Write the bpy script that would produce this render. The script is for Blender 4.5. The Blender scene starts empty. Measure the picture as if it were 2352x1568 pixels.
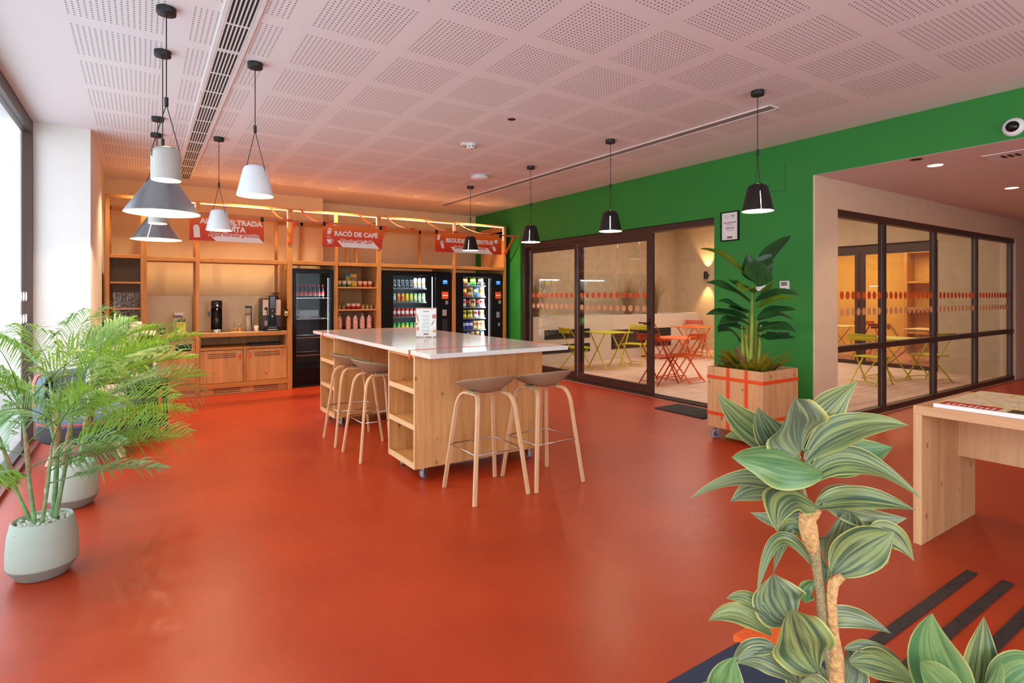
import bpy, math, random
from mathutils import Vector, Matrix
random.seed(7)
D = bpy.data; SC = bpy.context.scene; COL = SC.collection
R = math.radians
# ------------------------------------------------------------------ camera, world, exposure
TH = R(33.6); CS, SN = math.cos(TH), math.sin(TH); FPX = 1279.0; CH = 1.45
cd = D.cameras.new('camera'); cam = D.objects.new('camera', cd); COL.objects.link(cam)
cam.location = (0, 0, CH); cam.rotation_euler = (R(90), 0, -TH)
cd.sensor_width = 36; cd.lens = 36*FPX/2352; cd.shift_y = -106/2352; cd.clip_start = .05; cd.clip_end = 200
SC.camera = cam
SC.view_settings.view_transform = 'Standard'; SC.view_settings.look = 'None'
SC.view_settings.gamma = 1; SC.view_settings.use_curve_mapping = False
SC.view_settings.exposure = 0.18
w = D.worlds.new('overcast_sky'); SC.world = w; w.use_nodes = True
bg = w.node_tree.nodes['Background']; bg.inputs[0].default_value = (.84, .93, 1, 1); bg.inputs[1].default_value = 1.9
SC.cycles.max_bounces = 10; SC.cycles.diffuse_bounces = 6; SC.cycles.glossy_bounces = 4; SC.cycles.transparent_max_bounces = 16
SC.cycles.sample_clamp_indirect = 6; SC.cycles.use_denoising = True
SC.cycles.caustics_reflective = False; SC.cycles.caustics_refractive = False
def light(kind, name, loc, energy, col=(1, 1, 1), rot=(0, 0, 0), size=.1, size_y=None, parent=None, spot=None, blend=.5, spread=None, portal=False):
    l = D.lights.new(name, kind); l.energy = energy; l.color = col
    if kind == 'AREA':
        l.size = size
        if size_y: l.shape = 'RECTANGLE'; l.size_y = size_y
        if spread: l.spread = R(spread)
        if portal: l.cycles.is_portal = True
    elif kind == 'SPOT':
        l.spot_size = R(spot); l.spot_blend = blend; l.shadow_soft_size = size
    else: l.shadow_soft_size = size
    o = D.objects.new(name, l); COL.objects.link(o); o.location = loc; o.rotation_euler = rot
    if parent: o.parent = parent
    return o
# daylight through the long glazed street front on the left, plus fill light added behind the camera
light('AREA', 'street_front_daylight', (-1.7, 3.2, 1.7), 215, (.70, .84, 1), (0, R(-90), 0), 3.2, 13.0)
light('AREA', 'room_fill_light', (2.0, -3.3, 1.6), 92, (.90, .95, 1), (R(90), 0, 0), 5.6, 2.8)
# ------------------------------------------------------------------ materials
def lin(c):
    return tuple(((x/255)/12.92 if x/255 <= .04045 else ((x/255+.055)/1.055)**2.4) for x in c)
def rgb(r, g, b): return lin((r, g, b)) + (1,)
MATS = {}
def nt(name):
    m = D.materials.new(name); m.use_nodes = True; t = m.node_tree
    return m, t, t.nodes['Principled BSDF']
def N(t, ty, **k):
    n = t.nodes.new(ty)
    for a, b in k.items():
        if a in ('operation', 'noise_dimensions', 'feature', 'data_type', 'blend_type', 'wave_type', 'bands_direction', 'distance', 'interpolation_type', 'wave_profile'): setattr(n, a, b)
        else: n.inputs[a.replace('_', ' ')].default_value = b
    return n
def ramp(t, fac, stops):
    r = t.nodes.new('ShaderNodeValToRGB'); t.links.new(fac, r.inputs[0]); e = r.color_ramp.elements
    while len(e) < len(stops): e.new(.5)
    for i, (p, c) in enumerate(stops): e[i].position = p; e[i].color = c if len(c) == 4 else tuple(c)+(1,)
    return r.outputs[0]
def mth(t, op, a, b=None, c=None):
    n = t.nodes.new('ShaderNodeMath'); n.operation = op
    for i, x in enumerate((a, b, c)):
        if x is None: continue
        if isinstance(x, (int, float)): n.inputs[i].default_value = x
        else: t.links.new(x, n.inputs[i])
    return n.outputs[0]
def mix(t, fac, a, b, bt='MIX'):
    n = t.nodes.new('ShaderNodeMix'); n.data_type = 'RGBA'; n.blend_type = bt
    for s, x in ((0, fac), (6, a), (7, b)):
        if isinstance(x, (int, float)): n.inputs[s].default_value = x
        elif isinstance(x, tuple): n.inputs[s].default_value = x
        else: t.links.new(x, n.inputs[s])
    return n.outputs[2]
def coords(t, scale=(1, 1, 1), kind='Object', loc=(0, 0, 0)):
    c = t.nodes.new('ShaderNodeTexCoord'); mp = t.nodes.new('ShaderNodeMapping')
    mp.inputs['Scale'].default_value = scale; mp.inputs['Location'].default_value = loc
    t.links.new(c.outputs[kind], mp.inputs[0]); return mp.outputs[0]
def plain(name, c, rough=.5, metal=0, var=.06, vs=6, bump=0, bs=60, coat=0, sss=0, spec=.5):
    """one colour with a little uneven pigment and, if asked, surface grain"""
    if name in MATS: return MATS[name]
    m, t, p = nt(name)
    v = coords(t); n = N(t, 'ShaderNodeTexNoise', Scale=vs, Detail=4); t.links.new(v, n.inputs['Vector'])
    a = tuple(x*(1-var) for x in c[:3]); b = tuple(min(1, x*(1+var)) for x in c[:3])
    t.links.new(ramp(t, n.outputs[0], [(.3, a), (.7, b)]), p.inputs['Base Color'])
    p.inputs['Roughness'].default_value = rough; p.inputs['Metallic'].default_value = metal
    p.inputs['Coat Weight'].default_value = coat; p.inputs['Specular IOR Level'].default_value = spec
    if bump:
        n2 = N(t, 'ShaderNodeTexNoise', Scale=bs, Detail=3); t.links.new(v, n2.inputs['Vector'])
        bp = N(t, 'ShaderNodeBump', Strength=bump, Distance=.01); t.links.new(n2.outputs[0], bp.inputs['Height']); t.links.new(bp.outputs[0], p.inputs['Normal'])
    MATS[name] = m; return m
def emis(name, c, s):
    if name in MATS: return MATS[name]
    m, t, p = nt(name); p.inputs['Base Color'].default_value = c; p.inputs['Emission Color'].default_value = c; p.inputs['Emission Strength'].default_value = s
    MATS[name] = m; return m
def wood(name, axis, light_c=(214, 160, 104), dark_c=(180, 118, 66), knots=True, rough=.5):
    key = name+'_'+axis
    if key in MATS: return MATS[key]
    m, t, p = nt(key)
    k = {'x': (.6, 9, 9), 'y': (9, .6, 9), 'z': (9, 9, .6)}[axis]
    v = coords(t, k); n = N(t, 'ShaderNodeTexNoise', Scale=2.6, Detail=8, Roughness=.62, Distortion=.5); t.links.new(v, n.inputs['Vector'])
    n1 = N(t, 'ShaderNodeTexNoise', Scale=9, Detail=5, Roughness=.7); t.links.new(v, n1.inputs['Vector'])
    c = ramp(t, n.outputs[0], [(.3, lin(dark_c)), (.47, tuple((a*2+b)/3 for a, b in zip(lin(light_c), lin(dark_c)))), (.62, lin(light_c))])
    c = mix(t, mth(t, 'MULTIPLY', n1.outputs[0], .5), c, tuple(x*.62 for x in lin(dark_c))+(1,))
    # staves: each glued board has its own tone
    b = {'x': (.01, 7, 7), 'y': (7, .01, 7), 'z': (7, 7, .01)}[axis]
    vo = N(t, 'ShaderNodeTexVoronoi', Scale=1.2); t.links.new(coords(t, b), vo.inputs['Vector'])
    hs = t.nodes.new('ShaderNodeHueSaturation'); t.links.new(c, hs.inputs['Color'])
    t.links.new(mth(t, 'ADD', mth(t, 'MULTIPLY', vo.outputs['Color'], .22), .9), hs.inputs['Value'])
    c = hs.outputs[0]
    if knots:
        kk = {'x': (3.6, 5.5, 5.5), 'y': (5.5, 3.6, 5.5), 'z': (5.5, 5.5, 3.6)}[axis]
        kv = N(t, 'ShaderNodeTexVoronoi', Scale=1.5); t.links.new(coords(t, kk, loc=(.37, .21, .4)), kv.inputs['Vector'])
        kf = ramp(t, kv.outputs['Distance'], [(.05, (1, 1, 1)), (.09, (.5, .5, .5)), (.13, (0, 0, 0))])
        c = mix(t, mth(t, 'MULTIPLY', kf, .8), c, rgb(112, 58, 24))
    t.links.new(c, p.inputs['Base Color']); p.inputs['Roughness'].default_value = rough
    bp = N(t, 'ShaderNodeBump', Strength=.08, Distance=.004); t.links.new(n1.outputs[0], bp.inputs['Height']); t.links.new(bp.outputs[0], p.inputs['Normal'])
    MATS[key] = m; return m
def timber(ax): return wood('honey_timber', ax, (208, 148, 74), (172, 110, 44), False)
def spruce(ax): return wood('spruce_board', ax, (220, 166, 104), (190, 128, 68), True)
def specks(name, base, c1, c2, sc=140, rough=.3, th=.28, dens=.5):
    if name in MATS: return MATS[name]
    m, t, p = nt(name); v = coords(t)
    vo = N(t, 'ShaderNodeTexVoronoi', Scale=sc, Randomness=1); t.links.new(v, vo.inputs['Vector'])
    n = N(t, 'ShaderNodeTexNoise', Scale=sc*.31, Detail=2); t.links.new(v, n.inputs['Vector'])
    f = mth(t, 'MULTIPLY', mth(t, 'LESS_THAN', vo.outputs['Distance'], th), mth(t, 'GREATER_THAN', n.outputs[0], dens))
    cc = ramp(t, vo.outputs['Color'], [(.4, c1), (.6, c2)])
    t.links.new(mix(t, f, base, cc), p.inputs['Base Color']); p.inputs['Roughness'].default_value = rough
    MATS[name] = m; return m
def glass(name, tint=(.97, .98, .98), refl=.9, ior=1.5, rough=0):
    if name in MATS: return MATS[name]
    m = D.materials.new(name); m.use_nodes = True; t = m.node_tree; t.nodes.clear()
    o = t.nodes.new('ShaderNodeOutputMaterial'); tr = t.nodes.new('ShaderNodeBsdfTransparent'); gl = t.nodes.new('ShaderNodeBsdfGlossy')
    tr.inputs[0].default_value = tint+(1,); gl.inputs[0].default_value = (refl, refl, refl, 1); gl.inputs['Roughness'].default_value = rough
    fr = t.nodes.new('ShaderNodeFresnel'); fr.inputs[0].default_value = ior; mx = t.nodes.new('ShaderNodeMixShader')
    ge = t.nodes.new('ShaderNodeNewGeometry'); t.links.new(mth(t, 'MULTIPLY', fr.outputs[0], mth(t, 'SUBTRACT', 1.0, ge.outputs['Backfacing'])), mx.inputs[0]); t.links.new(tr.outputs[0], mx.inputs[1]); t.links.new(gl.outputs[0], mx.inputs[2]); t.links.new(mx.outputs[0], o.inputs[0])
    MATS[name] = m; return m
def leafmat(name, body, stripe, edge, rough=.4, nst=5, trans=.25, edgew=.45, stripes=True):
    if name in MATS: return MATS[name]
    m, t, p = nt(name)
    uv = t.nodes.new('ShaderNodeTexCoord'); sx = t.nodes.new('ShaderNodeSeparateXYZ'); t.links.new(uv.outputs['UV'], sx.inputs[0])
    mp = t.nodes.new('ShaderNodeMapping'); mp.inputs['Scale'].default_value = (nst, .35, 1); t.links.new(uv.outputs['UV'], mp.inputs[0])
    oi = t.nodes.new('ShaderNodeObjectInfo'); cx = t.nodes.new('ShaderNodeCombineXYZ'); t.links.new(mth(t, 'MULTIPLY', oi.outputs['Random'], 31.0), cx.inputs[1])
    t.links.new(cx.outputs[0], mp.inputs['Location'])
    n = N(t, 'ShaderNodeTexNoise', Scale=2.2, Detail=3, Roughness=.6, Distortion=.25); t.links.new(mp.outputs[0], n.inputs['Vector'])
    c = ramp(t, n.outputs[0], [(.42, body), (.5, tuple((a+b)/2 for a, b in zip(body, stripe))), (.58, stripe)]) if stripes else ramp(t, n.outputs[0], [(.35, body), (.65, stripe)])
    d = mth(t, 'ABSOLUTE', mth(t, 'SUBTRACT', sx.outputs[0], .5))
    ef = mth(t, 'SMOOTH_MIN', mth(t, 'MULTIPLY', mth(t, 'MAXIMUM', mth(t, 'SUBTRACT', d, edgew), 0), 18), 1, .1)
    c = mix(t, ef, c, edge+(1,))
    mid = mth(t, 'LESS_THAN', d, .012); c = mix(t, mth(t, 'MULTIPLY', mid, .5), c, tuple(x*.5 for x in body)+(1,))
    t.links.new(c, p.inputs['Base Color']); p.inputs['Roughness'].default_value = rough
    tl = t.nodes.new('ShaderNodeBsdfTranslucent'); t.links.new(c, tl.inputs[0]); mx = t.nodes.new('ShaderNodeMixShader'); mx.inputs[0].default_value = trans
    o = t.nodes['Material Output']; t.links.new(p.outputs[0], mx.inputs[1]); t.links.new(tl.outputs[0], mx.inputs[2]); t.links.new(mx.outputs[0], o.inputs[0])
    MATS[name] = m; return m
# colours used again and again
BLACK = plain('black_lacquer', rgb(8, 8, 9), .3, spec=.25); MATTE = plain('matt_black_metal', rgb(24, 23, 24), .55)
WHITE = plain('white_enamel', rgb(232, 232, 230), .4); BRONZE = plain('bronze_aluminium', rgb(72, 50, 42), .45, .25)
ORANGE = plain('orange_webbing', rgb(226, 78, 22), .6, bump=.2, bs=300); REDOR = plain('orange_red_band', rgb(205, 62, 24), .6)
STEEL = plain('zinc_plated_steel', rgb(190, 192, 198), .25, 1); GREYP = plain('grey_plastic', rgb(150, 152, 158), .5)
PAPER = plain('white_paper', rgb(238, 236, 232), .6, var=.01); NAVY = plain('navy_wool_felt', rgb(46, 52, 70), .95, bump=.5, bs=500, var=.2, vs=200)
GLASS = glass('clear_glass', (.95, .955, .95), .95, 1.75); SGLASS = glass('street_glass', (.985, .99, .99), .9, 1.12)
CGLASS = glass('cabinet_glass', (.95, .97, .97), .9, 1.4)
def mat_floor():
    m, t, p = nt('red_resin_floor'); v = coords(t)
    n = N(t, 'ShaderNodeTexNoise', Scale=1.3, Detail=7, Roughness=.6, Distortion=.4); t.links.new(v, n.inputs['Vector'])
    n2 = N(t, 'ShaderNodeTexNoise', Scale=22, Detail=5, Roughness=.7); t.links.new(v, n2.inputs['Vector'])
    c = ramp(t, n.outputs[0], [(.3, lin((160, 49, 20))), (.7, lin((182, 63, 27)))])
    c = mix(t, mth(t, 'MULTIPLY', n2.outputs[0], .28), c, rgb(136, 36, 16))
    # long fine scratches and scuffs
    sc = N(t, 'ShaderNodeTexNoise', Scale=3, Detail=10, Roughness=.8, Distortion=2.5); t.links.new(coords(t, (.5, 3.2, 1)), sc.inputs['Vector'])
    s = ramp(t, sc.outputs[0], [(.70, (0, 0, 0)), (.76, (.5, .5, .5))])
    c = mix(t, mth(t, 'MULTIPLY', s, .35), c, rgb(214, 110, 84))
    t.links.new(c, p.inputs['Base Color'])
    t.links.new(mth(t, 'ADD', mth(t, 'MULTIPLY', n2.outputs[0], .14), .27), p.inputs['Roughness'])
    p.inputs['Specular IOR Level'].default_value = .45
    bp = N(t, 'ShaderNodeBump', Strength=.05, Distance=.01); t.links.new(n2.outputs[0], bp.inputs['Height']); t.links.new(bp.outputs[0], p.inputs['Normal'])
    return m
def mat_ceiling():
    m, t, p = nt('perforated_plasterboard'); cn = t.nodes.new('ShaderNodeTexCoord'); s = t.nodes.new('ShaderNodeSeparateXYZ'); t.links.new(cn.outputs['Object'], s.inputs[0])
    PX, PY, OX, OY, H = .635, .6645, .885, 3.087, .03
    def cell(o, off, per):   # position inside the patch cell, metres
        return mth(t, 'MULTIPLY', mth(t, 'FRACT', mth(t, 'DIVIDE', mth(t, 'SUBTRACT', o, off-30*per), per)), per)
    u = cell(s.outputs[0], OX, PX); v = cell(s.outputs[1], OY, PY)
    def hole(a): return mth(t, 'ABSOLUTE', mth(t, 'SUBTRACT', mth(t, 'FRACT', mth(t, 'DIVIDE', a, H)), .5))
    hu, hv = hole(u), hole(v)
    sq = mth(t, 'LESS_THAN', mth(t, 'MAXIMUM', hu, hv), .165)
    inp = mth(t, 'MULTIPLY', mth(t, 'LESS_THAN', u, .51), mth(t, 'LESS_THAN', v, .54))
    lim = mth(t, 'MULTIPLY', mth(t, 'MULTIPLY', mth(t, 'GREATER_THAN', s.outputs[0], -.40), mth(t, 'LESS_THAN', s.outputs[0], 5.3)), mth(t, 'LESS_THAN', s.outputs[1], 9.0))
    f = mth(t, 'MULTIPLY', mth(t, 'MULTIPLY', sq, inp), lim)
    n = N(t, 'ShaderNodeTexNoise', Scale=1.5, Detail=3)
    base = ramp(t, n.outputs[0], [(.3, lin((230, 227, 228))), (.7, lin((236, 233, 234)))])
    t.links.new(mix(t, f, base, rgb(96, 84, 82)), p.inputs['Base Color']); p.inputs['Roughness'].default_value = .85
    return m
def mat_tiles(name, a, b, sx, sy, joint, rough=.6):
    m, t, p = nt(name); s = t.nodes.new('ShaderNodeSeparateXYZ'); t.links.new(coords(t), s.inputs[0])
    u = mth(t, 'FRACT', mth(t, 'DIVIDE', mth(t, 'ADD', s.outputs[0], 90*sx), sx)); v = mth(t, 'FRACT', mth(t, 'DIVIDE', mth(t, 'ADD', s.outputs[1], 90*sy), sy))
    j = mth(t, 'MAXIMUM', mth(t, 'LESS_THAN', u, .008/sx), mth(t, 'LESS_THAN', v, .008/sy))
    n = N(t, 'ShaderNodeTexNoise', Scale=3, Detail=8, Roughness=.65, Distortion=.6); t.links.new(coords(t, (1, 3, 1)), n.inputs['Vector'])
    t.links.new(mix(t, j, ramp(t, n.outputs[0], [(.3, a), (.7, b)]), joint+(1,)), p.inputs['Base Color']); p.inputs['Roughness'].default_value = rough
    return m
PLASTER = plain('white_plaster', rgb(232, 228, 222), .8, var=.015, bump=.05, bs=90)
BEIGE = plain('cream_plaster', rgb(222, 196, 166), .8, var=.03, bump=.1, bs=70)
ROUGHB = plain('rough_cream_render', rgb(196, 172, 140), .9, var=.08, bump=.6, bs=55)
GREEN = plain('green_paint', rgb(38, 132, 46), .62, var=.04, vs=2, bump=.04, bs=120)
# ------------------------------------------------------------------ mesh builder
def world_of(o):
    while o.parent: o = o.parent
    return Matrix.Translation(o.location) @ o.rotation_euler.to_matrix().to_4x4()
class MB:
    def __init__(s): s.v = []; s.f = []; s.mi = []; s.sm = []; s.M = None
    def add(s, vs, fs, mi=0, sm=False):
        n = len(s.v)
        for p in vs:
            p = Vector(p)
            if s.M is not None: p = s.M @ p
            s.v.append(p)
        for f in fs: s.f.append([i+n for i in f]); s.mi.append(mi); s.sm.append(sm)
        return s
    def box(s, x0, x1, y0, y1, z0, z1, mi=0):
        x0, x1 = min(x0, x1), max(x0, x1); y0, y1 = min(y0, y1), max(y0, y1); z0, z1 = min(z0, z1), max(z0, z1)
        v = [(x0, y0, z0), (x1, y0, z0), (x1, y1, z0), (x0, y1, z0), (x0, y0, z1), (x1, y0, z1), (x1, y1, z1), (x0, y1, z1)]
        return s.add(v, [(3, 2, 1, 0), (4, 5, 6, 7), (0, 1, 5, 4), (1, 2, 6, 5), (2, 3, 7, 6), (3, 0, 4, 7)], mi)
    def bar(s, a, b, w, h, up=(0, 0, 1), mi=0, w2=None, h2=None):
        a, b = Vector(a), Vector(b); d = (b-a).normalized(); u = Vector(up)
        if abs(d.dot(u)) > .98: u = Vector((1, 0, 0)) if abs(d.x) < .9 else Vector((0, 1, 0))
        sd = d.cross(u).normalized(); u = sd.cross(d).normalized(); v = []
        for p, ww, hh in ((a, w, h), (b, w2 or w, h2 or h)):
            for i, j in ((-1, -1), (1, -1), (1, 1), (-1, 1)): v.append(p+sd*i*ww/2+u*j*hh/2)
        return s.add(v, [(0, 1, 2, 3), (7, 6, 5, 4), (0, 4, 5, 1), (1, 5, 6, 2), (2, 6, 7, 3), (3, 7, 4, 0)], mi)
    def tube(s, pts, r, n=10, mi=0, closed=False, flat=None):
        pts = [Vector(p) for p in pts]; k = len(pts); rs = r if isinstance(r, (list, tuple)) else [r]*k
        vs = []; prev = None
        for i, p in enumerate(pts):
            if closed: d = pts[(i+1) % k]-pts[i-1]
            else: d = pts[min(i+1, k-1)]-pts[max(i-1, 0)]
            d.normalize()
            if prev is None:
                u = Vector((0, 0, 1)) if abs(d.z) < .9 else Vector((1, 0, 0)); prev = (u-d*u.dot(d)).normalized()
            else: prev = (prev-d*prev.dot(d)).normalized()
            q = d.cross(prev)
            for j in range(n):
                a = 2*math.pi*j/n; vs.append(p+(prev*math.cos(a)*(flat or 1)+q*math.sin(a))*rs[i])
        fs = []
        for i in range(k if closed else k-1):
            for j in range(n): a = i*n+j; b = i*n+(j+1) % n; c = ((i+1) % k)*n; fs.append((a, b, c+(j+1) % n, c+j))
        s.add(vs, fs, mi, True)
        if not closed: s.add(vs[:n], [tuple(range(n))[::-1]], mi); s.add(vs[-n:], [tuple(range(n))], mi)
        return s
    def ribbon(s, pts, side, w, th, mi=0, sm=True):
        """a flat band of width w along pts; side gives the width direction (one or one per point)"""
        pts = [Vector(p) for p in pts]; k = len(pts); vs = []
        for i, p in enumerate(pts):
            d = (pts[min(i+1, k-1)]-pts[max(i-1, 0)]).normalized(); sd = Vector(side[i] if isinstance(side, list) else side); sd = (sd-d*sd.dot(d)).normalized(); u = sd.cross(d)
            for a, b in ((-1, -1), (1, -1), (1, 1), (-1, 1)): vs.append(p+sd*a*w/2+u*b*th/2)
        fs = [(3, 2, 1, 0), tuple(4*(k-1)+i for i in range(4))]
        for i in range(k-1):
            for j in range(4): a = 4*i+j; b = 4*i+(j+1) % 4; fs.append((a, b, b+4, a+4))
        return s.add(vs, fs, mi, False)
    def lathe(s, prof, c=(0, 0, 0), n=32, mi=0, sm=True, a0=0, a1=360, ang=None):
        full = (a1-a0) >= 359.9 and ang is None; A = ang or [R(a0+(a1-a0)*i/n) for i in range(n if full else n+1)]
        m = len(A); k = len(prof); c = Vector(c); vs = [c+Vector((r*math.cos(a), r*math.sin(a), z)) for a in A for r, z in prof]; fs = []
        for i in range(m if full else m-1):
            for j in range(k-1): a = i*k+j; b = ((i+1) % m)*k+j; fs.append((a, b, b+1, a+1))
        return s.add(vs, fs, mi, sm)
    def disc(s, c, r, n=24, mi=0, nrm=(0, 0, 1), ry=None):
        nv = Vector(nrm).normalized(); u = Vector((0, 0, 1)) if abs(nv.z) < .9 else Vector((1, 0, 0)); a = u.cross(nv).normalized(); b = nv.cross(a); c = Vector(c)
        return s.add([c+a*r*math.cos(2*math.pi*i/n)+b*(ry or r)*math.sin(2*math.pi*i/n) for i in range(n)], [tuple(range(n))], mi)
    def cyl(s, a, b, r, n=20, mi=0, r2=None):
        return s.tube([a, b], [r, r if r2 is None else r2], n, mi)
    def prism(s, poly, o, ux, uy, th, mi=0):
        """polygon in the (ux, uy) plane through o, thickened along ux x uy"""
        o, ux, uy = Vector(o), Vector(ux), Vector(uy); nz = ux.cross(uy).normalized()*th; k = len(poly)
        a = [o+ux*x+uy*y for x, y in poly]; b = [p+nz for p in a]
        fs = [tuple(range(k))[::-1], tuple(range(k, 2*k))]+[(i, (i+1) % k, k+(i+1) % k, k+i) for i in range(k)]
        return s.add(a+b, fs, mi)
    def text(s, body, size, o, ux, uy, mi=0, off=0, align='CENTER', ext=.0006, sp=1):
        cu = D.curves.new('t', 'FONT'); cu.body = body; cu.size = size; cu.offset = off; cu.align_x = align; cu.align_y = 'CENTER'; cu.extrude = ext; cu.space_character = sp; cu.resolution_u = 3
        ob = D.objects.new('t', cu); COL.objects.link(ob); me = ob.to_mesh()
        o, ux, uy = Vector(o), Vector(ux).normalized(), Vector(uy).normalized(); nz = ux.cross(uy)
        s.add([o+ux*q.co.x+uy*q.co.y+nz*q.co.z for q in me.vertices], [tuple(p.vertices) for p in me.polygons], mi)
        ob.to_mesh_clear(); D.objects.remove(ob); D.curves.remove(cu); return s
    def build(s, name, mats, parent=None, label=None, kind=None, local=False, bevel=0, solid=0, sub=0, seg=2):
        if parent is not None and not local:
            I = world_of(parent).inverted(); vs = [I @ p for p in s.v]
        else: vs = s.v
        me = D.meshes.new(name); me.from_pydata([tuple(p) for p in vs], [], s.f)
        if not isinstance(mats, (list, tuple)): mats = [mats]
        for m in mats: me.materials.append(m)
        me.polygons.foreach_set('material_index', s.mi); me.polygons.foreach_set('use_smooth', s.sm); me.update()
        o = D.objects.new(name, me); COL.objects.link(o)
        if parent is not None: o.parent = parent
        if label: o['label'] = label
        if kind: o['kind'] = kind
        if solid: md = o.modifiers.new('thickness', 'SOLIDIFY'); md.thickness = solid; md.offset = -1
        if sub: md = o.modifiers.new('smooth', 'SUBSURF'); md.levels = md.render_levels = sub
        if bevel: md = o.modifiers.new('edges', 'BEVEL'); md.width = bevel; md.segments = seg; md.limit_method = 'ANGLE'; md.angle_limit = R(40)
        return o
def tag(o, label, cat, group=None, kind=None):
    o['label'] = label; o['category'] = cat
    if group: o['group'] = group
    if kind: o['kind'] = kind
    return o
def thing(name, label, cat, loc=(0, 0, 0), rz=0, group=None):
    o = D.objects.new(name, None); COL.objects.link(o); o.location = loc; o.rotation_euler = (0, 0, rz); o.empty_display_size = .1
    return tag(o, label, cat, group)
def kids(o): return [c for c in COL.objects if c.parent == o]
def dup(root, loc, rz=None, label=None, group=None, mats=None):
    r = root.copy(); COL.objects.link(r); r.location = loc
    if rz is not None: r.rotation_euler = (0, 0, rz)
    if label: r['label'] = label
    if group: r['group'] = group
    for ch in kids(root):
        c = ch.copy(); COL.objects.link(c); c.parent = r
        for g in kids(ch): q = g.copy(); COL.objects.link(q); q.parent = c
    return r
def struct(mb, name, mat, label=None, parent=None, bevel=0):
    o = mb.build(name, mat, parent, bevel=bevel)
    if parent is None: o['kind'] = 'structure'
    if label: o['label'] = label
    return o
def ordinal(i, n, side='left', other='right'):
    if n == 1: return 'only one'
    if i == 0: return side+'most'
    if i == n-1: return other+'most'
    return ['', 'second', 'third', 'fourth', 'fifth', 'sixth', 'seventh', 'eighth', 'ninth'][i]+' from the '+side
def at(px, py, t):      # the point t metres deep that the photograph shows at (px, py)
    l = (px-1176)/FPX*t
    return Vector((t*SN+l*CS, t*CS-l*SN, CH+(678-py)/FPX*t))
def lerp(a, b, k): return a+(b-a)*k
# ------------------------------------------------------------------ the room shell
XG = 6.0   # plane of the green wall
struct(MB().box(-1.0, 6.02, -3.3, 10.6, -.1, 0).box(6.02, 16.2, -3.3, 3.17, -.1, 0), 'floor', mat_floor())
o = struct(MB().box(6.02, 12.6, 3.17, 10.7, -.1, .002), 'floor', mat_tiles('patio_tile', lin((196, 160, 138)), lin((222, 192, 172)), 1.2, .3, lin((130, 100, 84))), 'pale long tiles of the patio behind the green wall')
struct(MB().box(12.6, 16.5, 3.3, 10.7, -.1, .001), 'floor', plain('dining_floor', rgb(170, 110, 80), .5), 'brown floor of the room beyond the patio')
struct(MB().box(-1.2, 6.2, -3.4, 10.7, 3.15, 3.3), 'ceiling', mat_ceiling())
struct(MB().box(6.003, 16.2, -3.4, 3.19, 2.738, 2.86), 'ceiling', plain('hall_ceiling_paint', rgb(226, 212, 204), .85, var=.01))
struct(MB().box(6.2, 12.7, 3.2, 10.7, 3.5, 3.6), 'ceiling', plain('patio_sky_blocker', rgb(168, 156, 146), .9))  # unseen roof added to keep the cool sky light off the patio
struct(MB().box(12.7, 16.5, 3.2, 10.7, 3.0, 3.1), 'ceiling', BEIGE)
g = MB().box(XG, 6.2, 8.745, 10.7, 0, 3.15).box(XG, 6.2, 4.43, 8.745, 2.43, 3.15).box(XG, 6.2, 3.192, 4.43, 0, 3.15).box(XG, 6.1, -3.3, 3.192, 2.74, 3.15)
struct(g, 'wall_right', GREEN)
struct(MB().box(6.2, 6.48, 3.17, 3.39, 0, 2.74).box(6.002, 6.2, 3.17, 3.1919, 0, 2.74).box(6.48, 12.48, 3.17, 3.39, 2.416, 2.74).box(12.48, 16.2, 3.17, 3.39, 0, 2.74).box(6.48, 12.48, 3.22, 3.36, 0, .05), 'wall_hall', BEIGE)
struct(MB().box(-.99, -.44, 7.15, 10.7, 0, 3.15), 'wall_left', PLASTER)
struct(MB().box(-.44, 2.65, 10.0, 10.7, 0, 3.15).box(2.65, XG, 10.45, 10.7, 0, 3.15), 'wall_back', plain('warm_cream_paint', rgb(238, 208, 158), .8, var=.02, bump=.05, bs=70))
struct(MB().box(5.6, 6.2, -3.4, -3.2, 0, 3.15).box(-1.2, 16.2, -3.4, -3.2, 2.95, 3.15).box(6.2, 16.2, -3.4, -3.2, 0, 2.95).box(-1.2, -.8, -3.4, -3.2, 0, 2.95), 'wall_front', PLASTER)
struct(MB().box(16.0, 16.2, -3.3, 3.3, 0, 2.8), 'wall_hall', BEIGE)
struct(MB().box(6.2, 12.7, 10.5, 10.7, 0, 3.5), 'wall_patio', ROUGHB)
struct(MB().box(12.5, 12.7, 7.9, 10.5, 0, 3.5).box(12.5, 12.7, 3.39, 4.3, 0, 3.5).box(12.5, 12.7, 4.3, 7.9, 2.5, 3.5), 'wall_patio', ROUGHB)
struct(MB().box(6.2, 6.23, 3.39, 4.43, 0, 3.5).box(6.2, 6.23, 8.75, 10.5, 0, 3.5).box(6.2, 6.23, 4.43, 8.75, 2.45, 3.5).box(6.23, 12.5, 3.39, 3.41, 2.5, 3.5), 'wall_patio', ROUGHB)
YEL = plain('ochre_paint', rgb(222, 170, 84), .8)
struct(MB().box(16.3, 16.5, 3.3, 10.7, 0, 3).box(12.7, 16.3, 10.5, 10.7, 0, 3).box(12.7, 16.3, 3.3, 3.4, 0, 3), 'wall_dining', YEL)
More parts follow.
